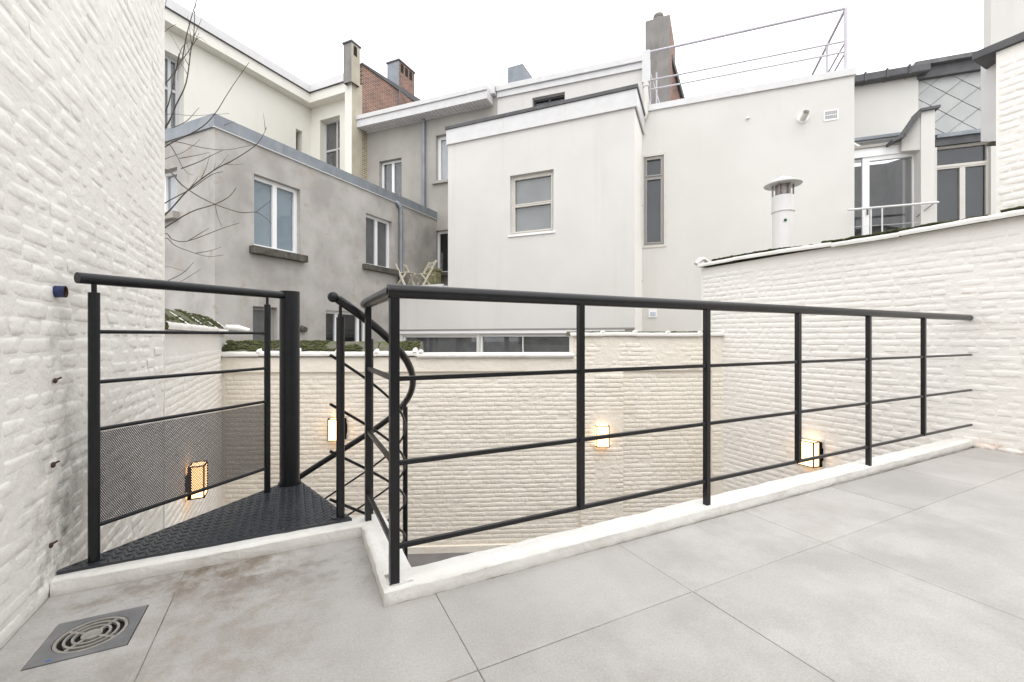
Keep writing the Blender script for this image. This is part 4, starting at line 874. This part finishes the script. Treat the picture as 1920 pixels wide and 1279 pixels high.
# slate hung part
WK = Wall(WJ(0, .06, 0).xy, direction=WJ.e); zK1 = WK.z(1780, 135); zK0 = WK.z(1780, 250); uk0 = uj1 + .0
MB().box(uk0, uk1, .02, .3, zK0, zK1, WK).build('slate_backing', 'dark_slate', bJ)
sw, sh_ = WK.u(1815) - WK.u(1753), 0
dw = (WK.u(1801) - WK.u(1742)) / 2; dh = (WK.z(1804, 150) - WK.z(1804, 189)) / 2
r_ = 0; zz = zK1 + dh; rows = 0
cen0 = (WK.u(1804), WK.z(1804, 170))
for j in range(-9, 9):
    for i in range(-5, 6):
        cu, cz_ = cen0[0] + dw * (2 * i + (j % 2)), cen0[1] + dh * j
        poly = [(cu - dw, cz_), (cu, cz_ - dh), (cu + dw, cz_), (cu, cz_ + dh)]
        def clip(pl, ax, lim, keep_less):
            out = []
            for a_, c_ in zip(pl, pl[1:] + pl[:1]):
                ia = (a_[ax] <= lim) if keep_less else (a_[ax] >= lim); ic = (c_[ax] <= lim) if keep_less else (c_[ax] >= lim)
                if ia: out.append(a_)
                if ia != ic: q = (lim - a_[ax]) / (c_[ax] - a_[ax]); out.append((a_[0] + (c_[0] - a_[0]) * q, a_[1] + (c_[1] - a_[1]) * q))
            return out
        for ax, lim, kl in ((0, uk1, True), (0, uk0 + .01, False), (1, zK1, True), (1, zK0, False)):
            poly = clip(poly, ax, lim, kl) if len(poly) > 2 else []
        if len(poly) < 3: continue
        cx2, cz2 = sum(q[0] for q in poly) / len(poly), sum(q[1] for q in poly) / len(poly)
        pl = [(cx2 + (q[0] - cx2) * .975, cz2 + (q[1] - cz2) * .975) for q in poly]; n = len(pl)
        tilt = lambda z: .012 - .016 * ((cz_ + dh - z) / (2 * dh))
        e = MB(); e.add([WK(a_, tilt(z) - .004, z) for a_, z in pl] + [WK(a_, .022, z) for a_, z in pl], [tuple(range(n))] + [(k, (k + 1) % n, n + (k + 1) % n, n + k) for k in range(n)])
        e.build('slate', 'slate', bJ)
MB().box(uk0 - .02, uk1, -.10, .3, WK.z(1780, 143), WK.z(1780, 122), WK).build('dark_fascia', 'lead', bJ)
MB().box(uk0 - .1, uk1, -.2, .5, WK.z(1780, 122) + .002, WK.z(1780, 114), WK).build('roof_edge', 'dark_slate', bJ)
MB().box(WK.u(1755), uk1, -.05, .1, WK.z(1790, 256), WK.z(1790, 249), WK).build('lead_flashing', 'zinc', bJ)
MB().box(WK.u(1755), uk1, .0, .2, WK.z(1790, 270), WK.z(1790, 256) - .002, WK).build('lintel', 'lead', bJ)
hk = (WK.u(1757), WK.u(1858), WK.z(1800, 470), WK.z(1800, 271))
zs_ = WK.z(1800, 306); hk1 = (hk[0], hk[1], zs_, hk[3]); hk2 = (hk[0], hk[1], hk[2], zs_ - .03)
facade(WK, 'wall', 'plaster_white', bJ, WK.u(1752), uk1, ZG, hk[3], [hk], .14)
window(WK, bJ, hk1, 'beige_frame', 'pane_dark', None, .14, .022, (), (), .075)
window(WK, bJ, hk2, 'beige_frame', 'pane_dark', None, .14, .03, (.53,), (), .085)
MB().box(hk[0], hk[1], .07, .14, zs_ - .03, zs_, WK).build('transom', 'beige_frame', bJ)
# parapet with raked dark coping
zp0 = WJ.z(1740, 208, -.6); pa_ = Wall(WJ(0, -.75, 0).xy, direction=WJ.e); ul, ur = pa_.u(1727), pa_.u(1753)
e = MB(); zt1 = pa_.z(1740, 207); e.hexa([pa_(ul, 0, ZG), pa_(ur, 0, ZG), pa_(ur, .72, ZG), pa_(ul, .72, ZG), pa_(ul, 0, zt1), pa_(ur, 0, zt1), pa_(ur, .72, zt1 - .10), pa_(ul, .72, zt1 - .10)]); e.build('parapet', 'plaster_white', bJ)
uL_ = pa_.u(1698)
e = MB(); e.hexa([pa_(uL_, .15, zt1 - .66), pa_(ul, .02, zt1 - .72), pa_(ul, .3, zt1 - .72), pa_(uL_, .3, zt1 - .66), pa_(uL_, .15, zt1 - .42), pa_(ul, .02, zt1 - .03), pa_(ul, .3, zt1 - .03), pa_(uL_, .3, zt1 - .42)]); e.build('raked_wall', 'plaster_white', bJ)
e = MB(); e.bar(pa_(uL_ - .22, .12, zt1 - .50), pa_(uL_ - .02, .12, zt1 - .42), .34, .05); e.bar(pa_(uL_ - .04, .12, zt1 - .43), pa_(ul - .01, .12, zt1 + .01), .34, .05); e.bar(pa_(ul - .03, .12, zt1 + .01), pa_(ur + .06, .12, zt1 + .03), .36, .05); e.build('dark_coping', 'lead', bJ)
# glass porch
WM = Wall(WJ(0, -.45, 0).xy, direction=WJ.e); bM = thing('glazed_porch', WM(.5, 0, ZG), 'white framed glazed porch door under a small glass roof, at right', 'porch')
um0, um1 = WM.u(1590), WM.u(1724); zm = WM.z(1660, 292)
MB().box(um0, um1, -.06, .06, zm, WM.z(1660, 276), WM).build('beam', 'white_frame', bM)
MB().box(um0, um1 + .04, -.10, -.03, WM.z(1660, 276) + .001, WM.z(1660, 271), WM).build('gutter', 'sill_grey', bM)
hm1 = (WM.u(1616), WM.u(1722), ZG, zm - .002); fw = .085
e = MB(); fl = WM.u(1629) - hm1[0]
e.box(hm1[0], hm1[0] + fl, -.03, .04, ZG, hm1[3], WM); e.box(hm1[1] - fl * .9, hm1[1], -.03, .04, ZG, hm1[3], WM); e.box(hm1[0] + fl, hm1[1] - fl * .9, -.03, .04, hm1[3] - .08, hm1[3], WM); e.box(hm1[0] + fl, hm1[1] - fl * .9, -.03, .04, ZG, ZG + .2, WM)
do = e.build('door', 'white_frame', bM); MB().box(hm1[0] + fl, hm1[1] - fl * .9, .0, .008, ZG + .2, hm1[3] - .08, WM).build('pane', 'glass', do)
u, z = WM.uz(1625, 398); MB().box(u - .012, u + .012, -.06, -.031, z - .06, z + .06, WM).build('handle', 'lead', do)
e = MB(); e.box(um0, hm1[0] - .002, .0, .008, ZG, zm, WM); e.build('side_pane', 'glass', bM)
wtop = WJ.z(1660, 262)
e = MB(); e.add([WM(um0, -.05, WM.z(1660, 276) + .01), WM(um1, -.05, WM.z(1660, 276) + .01), WM(um1, .44, wtop), WM(um0, .44, wtop)], [(0, 1, 2, 3)]); e.build('roof_pane', 'glass', bM, fix=False)
for u in (um0 + .02, WM.u(1612), um1 - .02): MB().bar(WM(u, -.05, WM.z(1660, 276) + .03), WM(u, .44, wtop + .02), .05, .04).build('glazing_bar', 'white_frame', bM)
MB().box(um0, um1, .38, .45, wtop + .03, wtop + .09, WM).build('roof_flashing', 'zinc', bM)
e = MB(); e.add([WM(um0, 1.4, ZG), WM(um1, 1.4, ZG), WM(um1, 1.4, zm + .3), WM(um0, 1.4, zm + .3), WM(um1, .1, ZG), WM(um1, .1, zm)], [(0, 1, 2, 3), (1, 4, 5, 2)]); e.build('inner_wall', 'curtain_grey', bM, fix=False)
br_ = thing('balcony_rail', WM(.5, -.35, 0), 'small white balcony rail in front of the glazed porch', 'railing')
WBR = Wall(WJ(0, -.85, 0).xy, direction=WJ.e); zt2 = WBR.z(1680, 386); ua, ub = WBR.u(1590), WBR.u(1760)
MB().tube([WBR(ua, 0, zt2), WBR(ub, 0, zt2)], .022, 8).build('rail', 'white_metal', br_)
for x in (1633, 1654): u = WBR.u(x); MB().tube([WBR(u, 0, zt2 - .9), WBR(u, 0, zt2)], .014, 8).build('post', 'white_metal', br_)
MB().tube([WBR(WBR.u(1750), 0, zt2 - .02), WBR(WBR.u(1728), .2, zt2 - .2)], .012, 6).build('bracket', 'sill_grey', br_)
for y in (420, 440): MB().tube([WBR(ua, 0, WBR.z(1680, y)), WBR(WBR.u(1720), 0, WBR.z(1680, y))], .004, 6).build('wire', 'white_metal', br_)
# painted brick house flank at the right edge
WH = Wall((6.15, 0), direction=(0, 1)); nH = WH.u(1868)
bH = thing('painted_house_flank', (6.15, 0, ZG), 'white painted brick house flank with dark roof edge behind the right wall', 'building')
WH = Wall((6.15, nH), direction=(0, -1)); zH1 = WH.z(1868, 98)
slab(WH, 'wall', 'paint_right', bH, 0, 5.0, .002, 3.0, ZG, zH1, .06, .008, 50)
brickwork(WH, bH, [(.02, 2.2, 1.9, zH1 - .05, .0014)], 'paint_right', .068, .0025, 300, 21, (1865, 1920, 70, 400), bury=.0016, ws=50)
MB().box(-.16, 5.0, -.035, 3.0, zH1 + .004, zH1 + .075, WH).build('roof_edge', 'lead', bH)
fb_ = thing('white_flue_box', WH(-.12, -.1, 2.9), 'tall white sheet metal box fixed to the corner of the painted house flank', 'box')
WF = Wall(pix(1839, 4.62), direction=pix(1868, 4.45) - pix(1839, 4.62)); uF = WF.u(1868); zf0, zf1 = WF.z(1850, 264), WF.z(1850, 108)
e = MB(); e.hexa([WF(0, 0, zf0 + .02), WF(uF, 0, zf0 - .05), WF(uF + .02, .22, zf0 - .05), WF(.09, .22, zf0 + .02), WF(0, 0, zf1), WF(uF, 0, zf1), WF(uF + .02, .22, zf1), WF(.09, .22, zf1)]); e.build('casing', 'white_metal', fb_)
MB().box(.03, uF - .01, .02, .2, zf0 - .045, zf0 - .02, WF).build('underside', 'sill_stone', fb_)
# far white gable, top right
q0 = pix(1858, 12.0); WT = Wall(q0, direction=-vpdir(-1250))
bT = thing('tall_white_gable', (q0.x, q0.y, ZG), 'pale white gable rising at the top right corner', 'building'); MB().box(0, 4, 0, .3, ZG, 13, WT).build('wall', 'plaster_c', bT); MB().box(-.05, 4, -.05, .35, 13.001, 13.1, WT).build('coping', 'lead', bT)
# flue behind the right wall
fx = pix(1468, 6.45); z_ = lambda y: EYE + (HY - y) / FPX * 6.45; zw = 1.2
fl = thing('metal_flue', (fx.x, fx.y, zw), 'white round flue with conical cap standing behind the right wall', 'flue')
MB().cyl(fx.x, fx.y, -2.0, z_(396), .138, n=28).build('pipe', 'flue', fl); MB().cyl(fx.x, fx.y, z_(397), z_(369), .146, n=28).build('collar', 'flue', fl); MB().cyl(fx.x, fx.y, z_(398.5), z_(396.5), .151, n=28).build('collar_rim', 'flue', fl)
MB().cyl(fx.x, fx.y, z_(369), z_(343), .100, n=24).build('cage', 'flue_glass', fl)
for k in range(6): a = RAD(60 * k + 12); MB().cyl(fx.x + .133 * math.cos(a), fx.y + .133 * math.sin(a), z_(370), z_(341), .012, n=8).build('cage_strut', 'flue_glass', fl)
MB().tube([(fx.x, fx.y, z_(347.5)), (fx.x, fx.y, z_(346)), (fx.x, fx.y, z_(334)), (fx.x, fx.y, z_(331))], [.245, .252, .075, .02], 32).build('cap', 'flue', fl)
p = fx - FWD * .139; MB().ball((p.x - .05 * RGT.x, p.y - .05 * RGT.y, z_(417)), .022, 8).build('plug', 'green_plug', fl); p = fx + RGT * .145; MB().ball((p.x, p.y, z_(385)), .02, 8, (1, 1, 2.2)).build('clip', 'green_plug', fl)
# ================================================================== FOLDING CHAIRS ON THE LOW ROOF
def chair(px, dep, rz, label):
    p = pix(px, dep); z0 = zLow + .012; t = thing('folding_chair', (p.x, p.y, z0), label, 'chair', 'folding chairs on the low roof')
    c_, s_ = math.cos(rz), math.sin(rz); f = lambda x, y, z: Vector((p.x + (x * c_ - y * s_), p.y + (x * s_ + y * c_), z0 + z))
    for s in (-.2, .2):
        MB().bar(f(s, -.22, .0), f(s, .26, .86), .045, .045).build('leg', 'wood_chair', t); MB().bar(f(s * .85, .24, .0), f(s * .85, -.2, .46), .04, .04).build('leg', 'wood_chair', t)
    for k in range(5): y = -.2 + k * .085; MB().box(-.17, .17, y, y + .07, .45, .468, f).build('seat_slat', 'wood_chair', t)
    for z in (.80, .70): y = -.22 + .48 * z / .86; MB().box(-.19, .19, y - .012, y + .006, z - .03, z + .03, f).build('back_slat', 'wood_chair', t)
    MB().bar(f(-.2, .2, .06), f(.2, .2, .06), .02, .02).build('stretcher', 'wood_dark', t)
chair(760, 11.8, TH - RAD(90) + RAD(62), 'pale wooden folding chair on the low roof, left of two')
chair(796, 12.1, TH - RAD(90) - RAD(52), 'pale wooden folding chair on the low roof, right of two, beside mossy stone')
sb = at(806, 520, 12.6); e = MB()
st2 = thing('stone_planter', (sb.x, sb.y, zLow + .01), 'low mossy stone block behind the folding chairs on the roof', 'planter')
WS_ = Wall(pix(800, 12.6), direction=-vpdir(-1000)); a, c = WS_.u(797), WS_.u(817)
MB().box(a, c, 0, .3, zLow + .01, WS_.z(806, 508), WS_).build('block', 'stone_mossy', st2, bevel=.02); MB().box(a + .02, c + .03, -.02, .32, WS_.z(806, 508) + .001, WS_.z(806, 503), WS_).build('cap', 'stone_mossy', st2, bevel=.01)
# ================================================================== BARE TREE BEHIND THE LEFT WALL
tp = pix(190, 5.6); tr = thing('bare_tree', (tp.x, tp.y, ZG), 'leafless tree with thin brown branches reaching past the left wall', 'tree')
MB().tube([(tp.x, tp.y, ZG), (tp.x + .03, tp.y, 0), (tp.x - .02, tp.y + .05, 1.8), (tp.x + .05, tp.y, 3.4), (tp.x + .02, tp.y, 5.2)], [.13, .11, .09, .06, .02], 12).build('trunk', 'bark', tr)
BR = [([(307, 277), (370, 244), (401, 216), (431, 169), (467, 117)], .011), ([(306, 244), (330, 197), (349, 155), (358, 94), (363, 70), (366, 14), (371, -6)], .014), ([(306, 160), (340, 115), (363, 82), (373, 62)], .013),
      ([(342, 110), (350, 66), (362, 22), (371, -8)], .009), ([(306, 218), (330, 131), (342, 108)], .012), ([(307, 268), (331, 266), (380, 277), (426, 281), (480, 270)], .009), ([(306, 406), (352, 357), (400, 320), (443, 297), (483, 269), (500, 239)], .013),
      ([(306, 317), (340, 346), (369, 366), (403, 383), (449, 398), (480, 398), (498, 409), (508, 419)], .012), ([(480, 398), (495, 386), (509, 375)], .006), ([(306, 429), (357, 398), (403, 383), (429, 369), (443, 352)], .011), ([(306, 438), (323, 449), (352, 452), (415, 429), (449, 418)], .012),
      ([(306, 446), (329, 461), (366, 475), (392, 481), (420, 478)], .010), ([(366, 475), (395, 470), (415, 463)], .005), ([(303, 535), (314, 527), (343, 512), (363, 492)], .008), ([(300, 545), (337, 529), (376, 505)], .007), ([(306, 501), (330, 504), (350, 510)], .005),
      ([(306, 383), (357, 355), (394, 329), (417, 322)], .010), ([(307, 270), (331, 292), (340, 310), (352, 325), (362, 328)], .008), ([(337, 297), (365, 292), (392, 286)], .005), ([(340, 316), (372, 304), (400, 290), (418, 282)], .007), ([(403, 383), (408, 406), (416, 424)], .006),
      ([(352, 452), (375, 438), (392, 428)], .004), ([(306, 20), (310, 8), (314, -8)], .006), ([(306, 62), (330, 46)], .005), ([(323, 240), (350, 227), (373, 202)], .007), ([(330, 131), (340, 92), (352, 80)], .005), ([(352, 357), (366, 340), (371, 331)], .004), ([(306, 300), (345, 285), (375, 262)], .006), ([(306, 216), (360, 217), (430, 213)], .004), ([(420, 235), (440, 228)], .003), ([(363, 82), (374, 70), (388, 81)], .004), ([(330, 131), (336, 100), (333, 150)], .004)]
rng = random.Random(4)
def smooth(pts, n=4):
    out = []
    for i in range(len(pts) - 1):
        p0, p1, p2, p3 = pts[max(i - 1, 0)], pts[i], pts[i + 1], pts[min(i + 2, len(pts) - 1)]
        for k in range(n): t = k / n; out.append(.5 * ((2 * p1) + (p2 - p0) * t + (2 * p0 - 5 * p1 + 4 * p2 - p3) * t * t + (3 * p1 - p0 - 3 * p2 + p3) * t ** 3))
    return out + [pts[-1]]
for k, (pl, r) in enumerate(BR):
    d0 = 4.6 + rng.uniform(-.3, .9); dd = rng.uniform(-.7, .5); pts = [at(x, y, d0 + dd * i / len(pl)) for i, (x, y) in enumerate(pl)]
    if pl[0][0] < 312:
        root = Vector((tp.x, tp.y, min(4.8, max(1.0, pts[0].z - .35)))); pts = [root, (root + pts[0]) / 2 + Vector((0, 0, .05))] + pts
    pts = smooth(pts, 4); n = len(pts); r *= .52
    o = MB().tube(pts, [r * 1.25 * (1 - .85 * i / (n - 1)) + .0012 for i in range(n)], 6).build('branch', 'bark', tr)
    if r > .0065:
        for q in range(6):                              # twigs
            i = rng.randrange(n // 2, n - 1); a = pts[i]; dv = (pts[i + 1] - a).normalized(); sd_ = Vector((rng.uniform(-1, 1), rng.uniform(-1, 1), rng.uniform(-.4, 1))).normalized(); ln = rng.uniform(.10, .30)
            m_ = a + (dv + sd_ * .7).normalized() * ln * .5; e_ = m_ + (dv * .6 + sd_ * .6 + Vector((0, 0, .3))).normalized() * ln * .5
            MB().tube([a, m_, e_], [r * .4 + .0008, .0022, .001], 5).build('twig', 'bark', o)
for o in bpy.data.objects:
    if o.parent is None and o.get('category') and not o.get('kind'): o['kind'] = 'thing'
